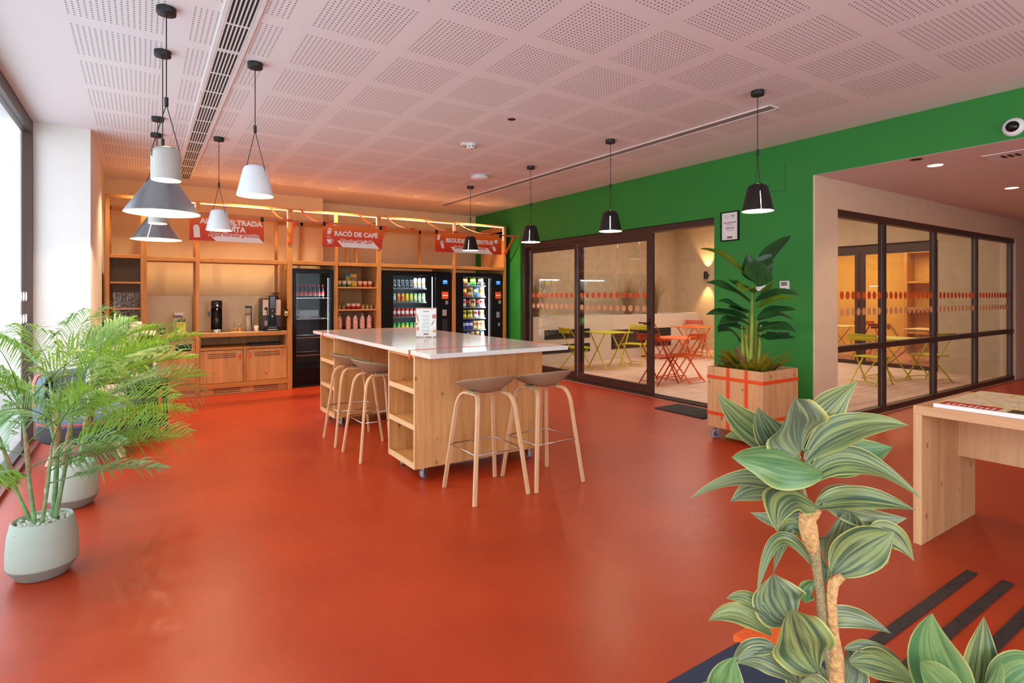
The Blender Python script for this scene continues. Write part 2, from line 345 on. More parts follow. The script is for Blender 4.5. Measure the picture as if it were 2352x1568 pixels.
# street window
wf = MB().box(-.97, -.89, -3.2, 7.15, 3.03, 3.15).box(-.97, -.89, -3.2, 7.15, 0, .06)
for y in (7.085, 3.2, 0, -3.2): wf.box(-.97, -.89, y, y+.065, .06, 3.03)
W1 = struct(wf, 'window_1', BRONZE, 'tall street window with a dark frame along the left side')
MB().box(-.935, -.925, -3.13, 7.09, .06, 3.03).build('glass_pane', SGLASS, W1)
mb = MB()
for z, r in ((1.44, .045), (1.23, .045)):
    for i in range(24): mb.disc((-.922, 7.0-i*.135, z), r, 16, nrm=(1, 0, 0))
FF = D.materials.new('frosted_film'); FF.use_nodes = True; FF.node_tree.nodes.clear(); q1 = FF.node_tree.nodes.new('ShaderNodeOutputMaterial'); q2 = FF.node_tree.nodes.new('ShaderNodeBsdfTranslucent'); q2.inputs[0].default_value = rgb(222, 210, 214); FF.node_tree.links.new(q2.outputs[0], q1.inputs[0])
mb.build('dot_band', FF, W1, 'two rows of pale frosted dots')
MB().box(-.89, -.83, -3.2, 7.15, 0, .035).build('sill', plain('red_brown_sill', rgb(120, 60, 48), .5), W1)
struct(MB().box(-.8, 5.6, -3.34, -3.28, 0, .1).box(-.8, 5.6, -3.34, -3.28, 2.85, 2.95).box(2.4, 2.46, -3.34, -3.28, .1, 2.85), 'window_2', BRONZE)
struct(MB().box(-14, -1.05, -12, 14, -.3, -.12), 'floor', plain('street_paving', rgb(170, 170, 168), .8, bump=.3), 'pavement outside the street window')
# hall glazing: 4 bays, transom
mb = MB(); ys, ye = 3.20, 3.27
for x in (6.48, 7.70, 9.24, 10.80, 12.41): mb.box(x-.035+(.035 if x == 6.48 else 0), x+.035, ys, ye, .05, 2.36)
mb.box(6.48, 12.48, ys-.01, ye+.01, 2.34, 2.416).box(6.48, 12.48, ys-.01, ye+.01, 0, .075).box(6.485, 12.478, ys-.005, ye+.005, .80, .87)
W3 = struct(mb, 'window_3', BRONZE, 'dark framed glazed partition with a transom, four bays wide', bevel=.003)
bays = [(6.5, 7.67), (7.735, 9.21), (9.275, 10.77), (10.835, 12.38)]
DOTR = plain('orange_dot_film', rgb(208, 84, 34), .6, var=.02); DOTP = plain('peach_dot_film', rgb(214, 158, 112), .6, var=.02)
for a, b in bays:
    MB().box(a, b, 3.232, 3.240, .87, 2.34).box(a, b, 3.232, 3.240, .07, .80).build('glass_pane', GLASS, W3)
    for z, m, r in ((1.45, DOTR, .048), (1.255, DOTP, .046)):
        mb = MB(); k = int((b-a)/.128)
        for i in range(k): mb.disc((a+.06+i*(b-a-.12)/(k-1), 3.2285, z), r, 18, nrm=(0, -1, 0))
        mb.build('dot_band', m, W3, 'row of orange dots' if m == DOTR else 'row of peach dots')
# the stop strips beside each mullion (silver edge)
mb = MB()
for x in (7.655, 9.195, 10.755, 12.36): mb.box(x, x+.004, 3.222, 3.226, .08, 2.33)
mb.build('glazing_bead', GREYP, W3)
# sliding door in the green wall
DX = 6.10
mb = MB().box(DX-.06, DX+.09, 4.43, 8.745, 2.35, 2.43).box(DX-.06, DX+.09, 8.66, 8.745, 0, 2.35).box(DX-.06, DX+.09, 4.43, 8.745, 0, .03).box(DX-.06, DX+.09, 4.43, 4.455, 0, 2.35)
for k in (-.03, 0, .03, .06): mb.box(DX+k-.003, DX+k+.003, 4.455, 8.66, .03, .038)
D1 = struct(mb, 'door_1', BRONZE, 'wide bronze sliding glass door in the green wall, slid open at its right end', bevel=.003)
def leaf(y0, y1, x, st):
    f = MB().box(x-.025, x+.025, y0, y0+st, .04, 2.34).box(x-.025, x+.025, y1-st, y1, .04, 2.34).box(x-.025, x+.025, y0+st, y1-st, .04, .16).box(x-.025, x+.025, y0+st, y1-st, 2.24, 2.34)
    o = f.build('door_leaf', BRONZE, D1, bevel=.004)
    MB().box(x-.004, x+.004, y0+st, y1-st, .16, 2.24).build('glass_pane', GLASS, o)
    mb = MB(); k = int((y1-y0-2*st)/.128)
    for i in range(k): mb.disc((x-.007, y0+st+.06+i*(y1-y0-2*st-.12)/(k-1), 1.45), .046, 18, nrm=(-1, 0, 0))
    mb.build('dot_band', DOTR, o, 'row of orange dots')
    mb = MB()
    for i in range(k): mb.disc((x-.007, y0+st+.06+i*(y1-y0-2*st-.12)/(k-1), 1.255), .046, 18, nrm=(-1, 0, 0))
    mb.build('dot_band', DOTP, o, 'row of peach dots')
    MB().box(x-.03, x-.0255, y1-st+.02, y1-st+.028, .1, 2.3).build('seal', GREYP, o)
    return o
leaf(7.10, 8.65, DX+.045, .09); lf = leaf(5.50, 7.22, DX-.02, .11)
MB().cyl((DX-.05, 5.555, 1.05), (DX-.10, 5.555, 1.05), .012).tube([(DX-.10, 5.55, 1.05), (DX-.105, 5.60, 1.05), (DX-.105, 5.70, 1.055)], .011).box(DX-.052, DX-.044, 5.535, 5.575, .95, 1.12).build('door_handle', MATTE, lf, 'black lever handle')
MB().box(DX+.0, DX+.02, 8.60, 8.62, 1.0, 1.12).build('door_handle', MATTE, D1)
# ceiling fittings
mb = MB().box(.40, .425, -1.5, 9.45, 3.138, 3.15).box(.575, .60, -1.5, 9.45, 3.138, 3.15).box(.425, .575, 9.43, 9.45, 3.138, 3.15)
SD = thing('slot_diffuser', 'long white ceiling air diffuser with black slots, over the left side of the room', 'air diffuser', (.5, 4, 3.15))
mb.build('frame', WHITE, SD); MB().box(.425, .575, -1.5, 9.43, 3.146, 3.1495).build('duct', MATTE, SD, 'black slots')
mb = MB()
for i in range(7): x = .431+i*.023; mb.box(x-.004, x+.004, -1.5, 9.43, 3.139, 3.146)
for i in range(24):
    mb.box(.425, .575, -1.2+i*.46, -1.19+i*.46, 3.1385, 3.1465)
    if i % 3 == 0: mb.box(.425, .575, -1.23+i*.46, -1.22+i*.46, 3.1385, 3.1465)
mb.build('louvre', WHITE, SD)
SD = thing('linear_diffuser', 'narrow grey ceiling air diffuser with white edges, near the green wall', 'air diffuser', (4.73, 6, 3.15))
MB().box(4.665, 4.68, 2.87, 9.5, 3.14, 3.15).box(4.79, 4.805, 2.87, 9.5, 3.14, 3.15).box(4.665, 4.805, 2.86, 2.875, 3.14, 3.15).build('frame', WHITE, SD)
MB().box(4.68, 4.79, 2.875, 9.5, 3.146, 3.1495).build('duct', plain('grey_slot', rgb(150, 140, 138), .6), SD, 'grey slot')
o = MB().lathe([(0, 3.148), (.035, 3.147), (.04, 3.15)], (2.975, 4.485, 0), 20).build('ceiling_speaker', MATTE); tag(o, 'small black round speaker flush in the perforated ceiling', 'speaker')
t = thing('smoke_detector', 'white smoke detector with black slots on the ceiling above the island', 'smoke detector', (3.08, 5.477, 3.15))
MB().lathe([(0, 3.10), (.045, 3.10), (.055, 3.115), (.055, 3.14), (.07, 3.142), (.07, 3.15)], (3.08, 5.477, 0), 24).build('housing', WHITE, t)
for a in range(0, 360, 45): MB().box(3.08+.054*math.cos(R(a))-.008, 3.08+.054*math.cos(R(a))+.008, 5.477+.054*math.sin(R(a))-.008, 5.477+.054*math.sin(R(a))+.008, 3.112, 3.12).build('slot', MATTE, t)
MB().box(2.97, 3.02, 5.45, 5.50, 3.125, 3.15).build('bracket', WHITE, t)
o = MB().lathe([(0, 3.085), (.08, 3.09), (.12, 3.105), (.13, 3.125), (.11, 3.14), (.10, 3.15)], (3.994, 6.839, 0), 32).build('wifi_access_point', WHITE); tag(o, 'white disc shaped access point on the ceiling, behind the smoke detector', 'access point')
def downlight(x, y, z, label, r=.055, e=0, group=None, lit=True, col=(1, .70, .40)):
    t = thing('downlight', label, 'ceiling light', (x, y, z), group=group)
    MB().lathe([(r-.012, z-.001), (r-.01, z-.006), (r, z-.006), (r+.004, z)], (x, y, 0), 24).build('trim_ring', WHITE, t)
    MB().disc((x, y, z-.002), r-.012, 24, nrm=(0, 0, -1)).build('lens', emis('warm_lens', (1, .80, .55, 1), 14) if lit else emis('dim_lens', (1, .5, .25, 1), .6), t)
    if e: light('SPOT', 'lamp', (0, 0, -.03), e, col, (0, 0, 0), .04, parent=t, spot=120, blend=.9)
    return t
for i, (x, e) in enumerate(((.1, 110), (1.36, 150), (2.635, 125), (3.91, 125), (5.144, 125))):
    downlight(x, 8.86, 3.15, ['recessed downlight at the far left, near the window pillar', 'recessed downlight above the water counter, in line with its sign', 'recessed downlight above the bottle fridge', 'recessed downlight above the drinks machine', 'recessed downlight closest to the green wall, by the snack machine'][i], .05, e, lit=False)
for i, (x, y, e) in enumerate(((6.547, 2.275, 45), (8.69, 2.246, 45), (10.9, 2.25, 35))):
    downlight(x, y, 2.74, ['bright downlight in the low ceiling right beside the green wall opening', 'bright downlight in the low ceiling, second from the green wall', 'bright downlight in the low ceiling, furthest along the glazed partition'][i], .075, e)
o = MB().lathe([(0, 2.735), (.05, 2.736), (.055, 2.74)], (6.12, 2.28, 0), 20).build('ceiling_speaker', MATTE); tag(o, 'small black round speaker in the low ceiling just past the green edge', 'speaker')
t = thing('ceiling_vent', 'white square air vent with dark slots in the low ceiling at the right', 'vent', (6.632, 1.726, 2.74))
MB().box(6.47, 6.80, 1.56, 1.89, 2.732, 2.74).build('frame', WHITE, t)
for i in range(3): MB().box(6.58, 6.70, 1.66+i*.05, 1.685+i*.05, 2.728, 2.733).build('slot', MATTE, t)
# devices on the green wall
t = thing('dome_camera', 'white round dome camera with black dome high on the green wall', 'security camera', (XG, 1.54, 2.84))
mb = MB(); mb.M = Matrix.Translation((XG, 1.54, 2.84)) @ Matrix.Rotation(R(-90), 4, 'Y'); mb.lathe([(.045, .03), (.065, .025), (.075, 0)], n=32); mb.build('housing', WHITE, t)
mb = MB(); mb.M = Matrix.Translation((XG, 1.54, 2.84)) @ Matrix.Rotation(R(-90), 4, 'Y'); mb.lathe([(.046, .026), (.04, .045), (.025, .058), (0, .064)], n=32); mb.build('dome', plain('smoked_dome', rgb(14, 14, 16), .08), t)
for y, z, lab in ((3.504, 1.557, 'white wall thermostat with grey display, right of the banana plant'), (3.79, 1.556, 'white wall controller half hidden behind the banana plant')):
    t = thing('thermostat', lab, 'thermostat', (XG, y, z)); MB().box(XG-.018, XG-.0005, y-.055, y+.055, z-.055, z+.055).build('housing', WHITE, t, bevel=.004)
    MB().box(XG-.0195, XG-.018, y-.035, y+.035, z, z+.042).build('display', plain('grey_lcd', rgb(112, 110, 92), .2), t)
t = thing('wall_socket', 'wide black socket plate low on the green wall behind the banana plant', 'socket', (XG, 3.62, 1.0)); MB().box(XG-.012, XG-.0005, 3.46, 3.72, .965, 1.035).build('plate', MATTE, t, bevel=.003); MB().box(XG-.014, XG-.012, 3.585, 3.595, .965, 1.035).build('gap', STEEL, t)
t = thing('framed_notice', 'black framed white notice on the green wall beside the sliding door', 'picture frame', (XG, 4.2, 2.12))
fy0, fy1, fz0, fz1 = 4.075, 4.325, 2.115, 2.475
MB().box(XG-.022, XG-.0005, fy0, fy1, fz0, fz0+.014).box(XG-.022, XG-.0005, fy0, fy1, fz1-.014, fz1).box(XG-.022, XG-.0005, fy0, fy0+.014, fz0+.014, fz1-.014).box(XG-.022, XG-.0005, fy1-.014, fy1, fz0+.014, fz1-.014).build('frame', BLACK, t)
MB().box(XG-.010, XG-.0006, fy0+.014, fy1-.014, fz0+.014, fz1-.014).build('sheet', PAPER, t)
INK = plain('dark_red_ink', rgb(150, 60, 56), .6); GINK = plain('grey_ink', rgb(140, 130, 130), .6)
def onw(mb, s, y, z, size, off=0): return mb.text(s, size, (XG-.0115, y, z), (0, -1, 0), (0, 0, 1), off=off)
mb = MB()
for z_, ws in ((2.335, (.022, .03, .026, .024, .02, .028)), (2.27, (.02, .034, .03, .026))):   # bold dark red lines, too small to read
    y_ = 4.2+(sum(ws)+.004*(len(ws)-1))/2
    for w_ in ws: mb.box(XG-.0125, XG-.011, y_-w_, y_, z_, z_+.010); y_ -= w_+.004
mb.box(XG-.0125, XG-.011, 4.165, 4.235, 2.148, 2.17); mb.build('heading', INK, t, kind='stuff')
mb = MB()
for z, n_ in ((2.318, .06), (2.306, .045), (2.252, .06), (2.24, .04)): mb.box(XG-.012, XG-.011, 4.2-n_, 4.2+n_, z, z+.004)
for cy, cz, rr in ((4.245, 2.41, .026), (4.16, 2.415, .026)):
    mb.tube([(XG-.0115, cy+rr*math.cos(R(a))*(1 if cy > 4.2 else 1.2), cz+rr*math.sin(R(a))*(1 if cy > 4.2 else .7)) for a in range(0, 360, 20)], .0012, 5, closed=True)
mb.box(XG-.012, XG-.011, 4.23, 4.26, 2.405, 2.41); mb.box(XG-.012, XG-.011, 4.145, 4.175, 2.41, 2.425)
mb.build('small_print', GINK, t, kind='stuff')
mb = MB(); y0, y1, z0, z1 = 3.50, 3.95, 2.63, 2.93
mb.box(XG-.0015, XG-.0001, y0, y0+.003, z0, z1).box(XG-.0015, XG-.0001, y0, y1, z0, z0+.003)
o = mb.build('access_panel_joint', plain('dark_green_gap', rgb(14, 50, 18), .8)); tag(o, 'thin joint of an access panel painted green, above the banana plant', 'access panel')
t = thing('bullet_camera', 'white corner camera where the back wall meets the green wall', 'security camera', (5.72, 10.45, 2.9))
MB().cyl((5.72, 10.45, 2.95), (5.72, 10.36, 2.95), .05).build('base', WHITE, t); MB().cyl((5.72, 10.36, 2.92), (5.66, 10.24, 2.86), .04).build('body', WHITE, t); MB().cyl((5.66, 10.24, 2.86), (5.655, 10.23, 2.855), .03).build('lens', BLACK, t)
# floor strips and mat
for i, (y, x0, x1, lab) in enumerate(((1.095, 2.30, 3.62, 'furthest from the camera'), (.955, 2.25, 3.64, 'middle one of the three'), (.815, 2.2, 3.64, 'nearest the variegated plants'))):
    o = MB().box(x0, x1, y-.024, y+.024, .0005, .006).build('floor_strip', plain('worn_black_rubber', rgb(42, 38, 38), .5, var=.5, vs=30, bump=.3)); tag(o, 'black rubber strip on the red floor beside the map table, '+lab, 'floor strip')
o = MB().box(5.47, 5.93, 4.20, 4.93, .001, .014).build('door_mat', plain('grey_door_mat', rgb(58, 56, 58), .95, bump=.8, bs=400, var=.3, vs=300)); tag(o, 'dark grey door mat on the floor before the open sliding door', 'door mat')
# ------------------------------------------------------------------ pendant lamps
LAMPC = (1, .74, .46)
def pendant(kind, x, y, zb, label, e=20):
    t = thing('pendant_lamp', label, 'pendant lamp', (x, y, zb), rz=0)
    if kind == 'cyl': prof = [(.079, 0), (.079, .15), (.074, .172), (.058, .188), (.03, .194)]; h = .17; col = plain('pearl_grey_lacquer', rgb(172, 168, 160), .4); rt = .079
    elif kind == 'cone': prof = [(.233, 0), (.10, .205), (.088, .222), (.07, .232), (.03, .236)]; h = .20; col = plain('anthracite_satin', rgb(150, 154, 160), .3, .9, var=.02); rt = .10
    else: prof = [(.126, 0), (.080, .195), (.068, .212), (.045, .222), (.02, .224)]; h = .195; col = plain('white_satin', rgb(222, 226, 230), .45) if kind == 'white' else plain('black_satin', rgb(22, 21, 22), .4); rt = .08
    gap = {'cyl': .9, 'cone': .8, 'white': 1.2, 'black': 1.0}[kind]; sd = {'cyl': 25, 'cone': 200, 'white': -48, 'black': 45}[kind]
    if kind == 'cone' and y > 6: sd = 250
    mbo = MB(); mbi = MB(); top = 0
    for k in (0, 1):
        A = [R(sd+k*180+gap+(180-2*gap)*i/26) for i in range(27)]
        mbo.lathe([(r, zb+z) for r, z in prof], (x, y, 0), ang=A); mbi.lathe([(max(r-.004, .01), zb+z-(.002 if z > .1 else 0)) for r, z in prof], (x, y, 0), ang=A)
    mbo.lathe([(prof[-2][0]*.9, zb+prof[-2][1]+.004), (prof[-1][0], zb+prof[-1][1]+.002), (0, zb+prof[-1][1]+.002)], (x, y, 0), 24)
    sh = mbo.build('lamp_shade', col, t); mbi.build('reflector', plain('white_reflector', rgb(250, 246, 238), .6, var=.005), sh, 'white inside of the shade')
    zt = zb+h; zc = zt+.29
    MB().lathe([(0, 3.112), (.05, 3.112), (.052, 3.116), (.052, 3.15)], (x, y, 0), 28).build('canopy', MATTE, t)
    MB().cyl((x, y, zc), (x, y, 3.115), .0032, 8).build('cord', MATTE, t)
    MB().cyl((x, y, zc-.022), (x, y, zc+.03), .011, 14).build('cord_clamp', MATTE, t)
    for k in (0, 1):
        a = R(sd+180*k); ex = x+math.cos(a)*rt*1.02; ey = y+math.sin(a)*rt*1.02
        MB().tube([(x, y, zc-.01), (ex, ey, zt), (ex+math.cos(a)*.002, ey+math.sin(a)*.002, zt-.04)], .0026, 6).build('wire', MATTE, t)
    MB().lathe([(0, zb+.075), (.02, zb+.08), (.03, zb+.10), (.026, zb+.125), (.014, zb+.145), (.013, zb+.18)], (x, y, 0), 16).build('bulb', emis('lamp_bulb', (1, .85, .62, 1), 25), t)
    light('POINT', 'lamp', (0, 0, .055), e, LAMPC, size=.025, parent=t)
    return t
pendant('cyl', .12, 3.88, 2.13, 'pearl grey cylinder pendant, nearest of the hanging lamps at the left')
pendant('cone', .12, 4.58, 2.02, 'large dark metallic cone pendant, right behind the nearest grey cylinder pendant', 24)
pendant('cyl', .125, 6.31, 2.135, 'grey cylinder pendant mostly hidden behind the large dark cone shade')
pendant('cone', .125, 6.95, 2.035, 'dark metallic cone pendant hanging furthest back in the left row', 24)
pendant('white', .69, 4.44, 2.177, 'white tapered pendant, the nearer of the two white ones')
pendant('white', .69, 6.75, 2.15, 'white tapered pendant in front of the water counter sign')
for y, lab in ((7.6, 'black tapered pendant in front of the drinks and snacks sign'), (5.98, 'black tapered pendant beside the left end of the sliding door'), (4.48, 'black tapered pendant in front of the middle of the sliding door'), (2.73, 'black tapered pendant nearest the framed notice on the green wall')):
    pendant('black', 4.27, y, 2.15, lab)
# ------------------------------------------------------------------ timber shelving along the back wall
YF, YM, YB, ZT = 9.07, 9.55, 9.96, 2.79      # front, middle and back planes, top
FR = thing('timber_shelving', 'long honey coloured timber frame of posts and beams along the back wall', 'shelving', (2.7, YF, 0))
def post(x, y, z0, z1, wd=.045): MB().box(x-wd/2, x+wd/2, y, y+.045, z0, z1).build('post', timber('z'), FR, bevel=.002, seg=1)
def beam(x0, x1, y, z0, z1, d=.045): MB().box(x0, x1, y, y+d, z0, z1).build('beam', timber('x'), FR, bevel=.002, seg=1)
PX = [-.38, .02, .66, 1.905, 2.62, 3.335, 4.765, 5.87]
for x in PX:
    big = x in (1.905, 3.335, .02)
    post(x, YF, 0 if x > 1 else .06, ZT, .07 if big else .045)
for x in (-.38, .02, .66, 1.80): post(x, YM, .92, ZT-.1)
for x in (2.27, 3.05, 3.22, 4.45): post(x, YB-.06, 1.99, ZT-.1)
beam(-.40, 5.89, YF-.002, ZT-.045, ZT); beam(-.40, 1.87, YM, ZT-.15, ZT-.09); beam(1.87, 5.85, YB-.06, ZT-.16, ZT-.10)
for x in PX[1:]:
    MB().box(x-.022, x+.022, YF+.045, YB-.06 if x > 1.8 else YM, ZT-.145, ZT-.1).build('cross_beam', timber('y'), FR)
beam(.055, 1.87, YF+.004, 1.925, 1.985, .055); beam(.055, 1.82, YM-.10, 1.93, 1.985, .1)
MB().box(.055, 1.87, YF+.06, YM-.1, 1.955, 1.985).build('shelf', timber('x'), FR)
beam(-.357, -.015, YF+.004, 1.95, 2.0)
for a, b in zip(PX[3:], PX[4:]):
    beam(a+.03, b-.022, YF+.003, 1.93, 1.985); MB().box(a+.023, b-.023, YF+.05, YB-.02, 1.955, 1.98).build('shelf', timber('x'), FR)
MB().box(5.848, 5.868, YF+.045, YB, 0, ZT).build('end_panel', spruce('z'), FR); MB().box(5.893, 5.90, YF, YB, 0, ZT).build('end_panel', BLACK, FR, 'dark outer face')
for x in (1.93, 2.60, 2.64, 3.31, 3.36, 4.745, 4.79): MB().box(x-.008, x+.008, YF+.045, YB, 0, 1.955).build('side_panel', spruce('z'), FR)
# strips of warm light under the top beam
LED = emis('warm_led_strip', (1, .68, .32, 1), 15)
for i, (a, b) in enumerate(((.06, .63), (.69, 1.87), (1.95, 2.59), (2.65, 3.29), (3.37, 4.74), (4.79, 5.82))):
    MB().box(a, b, YF-.010, YF-.003, ZT-.037, ZT-.030).build('light_strip', LED, FR)
    MB().box(b-.006, b-.002, YF+.0, YF+.004, ZT-.28, ZT-.05).build('light_strip', LED, FR)
# left tall bay: dark cupboard back, shelves
DK = plain('dark_wire_mesh', rgb(64, 52, 42), .8, var=.3, vs=80)
MB().box(-.36, -.02, YF+.03, YF+.035, .9, 1.95).box(-.36, -.35, YF+.0, YF+.4, .9, 1.95).build('back_panel', DK, FR, 'dark mesh back')
for z in (1.62, 1.27): MB().box(-.357, -.0, YF+.002, YF+.34, z-.012, z+.012).build('shelf', timber('x'), FR)
# snack bay shelves
for z in (1.587, 1.22, .89): MB().box(2.65, 3.30, YF+.02, YB-.1, z-.022, z).build('shelf', spruce('x'), FR)
MB().box(2.65, 3.30, YB-.1, YB-.085, .5, 1.955).build('back_panel', spruce('z'), FR)
MB().box(2.65, 3.30, YF+.01, YF+.03, 0, .87).build('lower_panel', spruce('z'), FR)
# orange cord and knots tying the upper joints
# ------------------------------------------------------------------ counter cabinets
WT = .90
def vent_slots(parent, x0, x1, z, y, n=3, dz=.026):
    for i in range(n): MB().box(x0, x1, y-.0015, y+.004, z-i*dz-.004, z-i*dz+.004).build('vent_slot', plain('slot_shadow', rgb(40, 20, 12), .9), parent)
def padlock(parent, x, z, y):
    MB().cyl((x, y, z+.055), (x, y-.012, z+.055), .011, 14).build('lock', STEEL, parent)
    MB().tube([(x, y-.012, z+.045), (x+.004, y-.014, z+.02), (x+.008, y-.01, z-.005)], .006, 8).box(x-.012, x+.014, y-.018, y-.006, z-.03, z+.012).build('key_tag', ORANGE, parent, 'orange key tag')
t = thing('waste_cabinet', 'wooden cabinet with two black slots for waste, under the left counter', 'cabinet', (.36, YF, 0))
MB().box(.045, .64, YF+.045, YM+.2, .10, WT-.05).build('body', spruce('z'), t)
for a, b in ((.048, .338), (.342, .635)):
    d = MB().box(a, b, YF+.025, YF+.045, .20, WT-.085).build('door', spruce('z'), t, bevel=.002)
    c = (a+b)/2; poly = []
    for cx, cz, a0 in ((.085, .035, 0), (-.085, .035, 90), (-.085, -.035, 180), (.085, -.035, 270)):
        for k in range(0, 91, 30): poly.append((c+cx+.015*math.cos(R(a0+k)), WT-.19+cz+.015*math.sin(R(a0+k))))
    MB().prism(poly, (0, YF+.0235, 0), (1, 0, 0), (0, 0, 1), -.004).build('slot', BLACK, d, 'black rounded slot')
MB().box(.02, .66, YF+.01, YF+.045, .10, .18).build('rail', timber('x'), t)
MB().tube([(.61, YF+.012, WT-.10), (.625, YF+.008, WT-.115), (.64, YF+.012, WT-.15)], .008, 8).build('key_tag', ORANGE, t, 'orange key tag')
t = thing('drawer_cabinet', 'wooden cabinet with open shelf above two vented doors, under the coffee counter', 'cabinet', (1.28, YF, 0))
MB().box(.69, 1.865, YM+.15, YM+.2, .10, WT-.05).box(.685, .70, YF+.045, YM+.15, .10, WT-.05).box(1.855, 1.87, YF+.045, YM+.15, .10, WT-.05).box(.70, 1.855, YF+.045, YM+.15, .10, .14).build('body', spruce('z'), t)
MB().box(.69, 1.865, YF+.01, YM+.15, .655, .69).build('shelf', timber('x'), t); MB().box(.685, 1.87, YF+.01, YF+.045, .10, .17).build('rail', timber('x'), t); MB().box(1.255, 1.29, YF+.01, YF+.045, .17, .655).build('divider', timber('z'), t)
for a, b, s in ((.69, 1.25, 1), (1.295, 1.865, 0)):
    d = MB().box(a, b, YF+.022, YF+.04, .175, .645).build('door', spruce('z'), t, bevel=.002)
    vent_slots(d, a+.10 if s else a+.11, b-.10, .595, YF+.022); padlock(d, b-.05 if s else a+.05, .55, YF+.022)
t = thing('plinth', 'wooden plinth with vent slots under the counter cabinets', 'plinth', (1, YF, 0))
MB().box(-.40, .42, YF+.06, YF+.09, 0, .10).build('board', spruce('x'), t); MB().box(.424, 1.87, YF+.06, YF+.09, 0, .10).build('board', spruce('x'), t)
vent_slots(t, .86, 1.22, .082, YF+.06); vent_slots(t, 1.40, 1.74, .082, YF+.06)
t = thing('worktop', 'pale speckled worktop with timber edge over the waste cabinet', 'worktop', (.34, YF, WT))
TERR = specks('sand_terrazzo', rgb(228, 200, 150), rgb(160, 126, 80), rgb(244, 230, 200), 150, .35, .36, .52)
MB().box(.045, .64, YF+.03, YM+.2, WT-.045, WT).build('top', TERR, t); MB().box(.05, .637, YF+.004, YF+.03, WT-.075, WT).build('edge', timber('x'), t)
t = thing('worktop', 'pale speckled worktop with timber edge under the coffee machine', 'worktop', (1.28, YF, WT))
MB().box(.685, 1.87, YF+.02, YM+.2, WT-.04, WT).build('top', TERR, t); MB().box(.69, 1.865, YF-.008, YF+.02, WT-.055, WT).build('edge', timber('x'), t)
for a, b, lab in ((.045, .635, 'speckled splashback panel behind the brochure holder'), (.685, 1.86, 'speckled splashback panel behind the tap and coffee machine')):
    o = MB().box(a, b, YM+.15, YM+.17, WT+.001, 1.44).build('splashback', TERR); tag(o, lab, 'splashback')
# ------------------------------------------------------------------ rail, signs, straps
t = thing('sign_rail', 'slim peach wooden rail on orange brackets in front of the shelving, carrying the signs', 'rail', (3, 8.75, 2.56))
ZR = 2.565
MB().bar((.58, 8.75, ZR), (5.985, 8.75, ZR), .03, .03).build('rail', wood('pale_rail', 'x', (214, 140, 96), (190, 112, 70), False), t)
for x in (1.905, 3.335, 5.87, .62):
    MB().bar((x-.012, 9.045, 2.27), (x-.012, 8.77, ZR-.01), .008, .012).bar((x+.012, 9.045, 2.27), (x+.012, 8.77, ZR-.01), .008, .012).box(x-.04, x+.04, 9.055, 9.067, 2.25, 2.28).build('bracket', REDOR, t, 'orange bracket')
for x in (1.83, 2.36, 3.29, 3.80, 4.62, 5.35): MB().bar((x-.04, 8.75, ZR), (x+.04, 8.75, ZR), .034, .034).build('band', REDOR, t, 'orange band')
for i, (x0, x1) in enumerate(((1.62, 1.80), (2.06, 2.32), (2.98, 3.25), (3.45, 3.76), (4.15, 4.58), (4.80, 5.30))):
    pts = []
    for k in range(13):
        u = k/12; pts.append((lerp(x0, x1, u), lerp(YF+.02, 8.77, u), lerp(ZT+.008, ZR+.02, 1-(1-u)**1.8)-.03*math.sin(u*math.pi)*.4+(.0)))
    pts = [(x0-.02, YF+.045, ZT+.004)]+pts
    o = MB().ribbon(pts, [Vector((1, .35*math.sin(k/13*3), .1)) for k in range(len(pts))], .032, .003).build('strap', ORANGE)
    tag(o, 'orange webbing strap draped from the top beam to the sign rail, '+ordinal(i, 6), 'strap', 'straps over the sign rail')
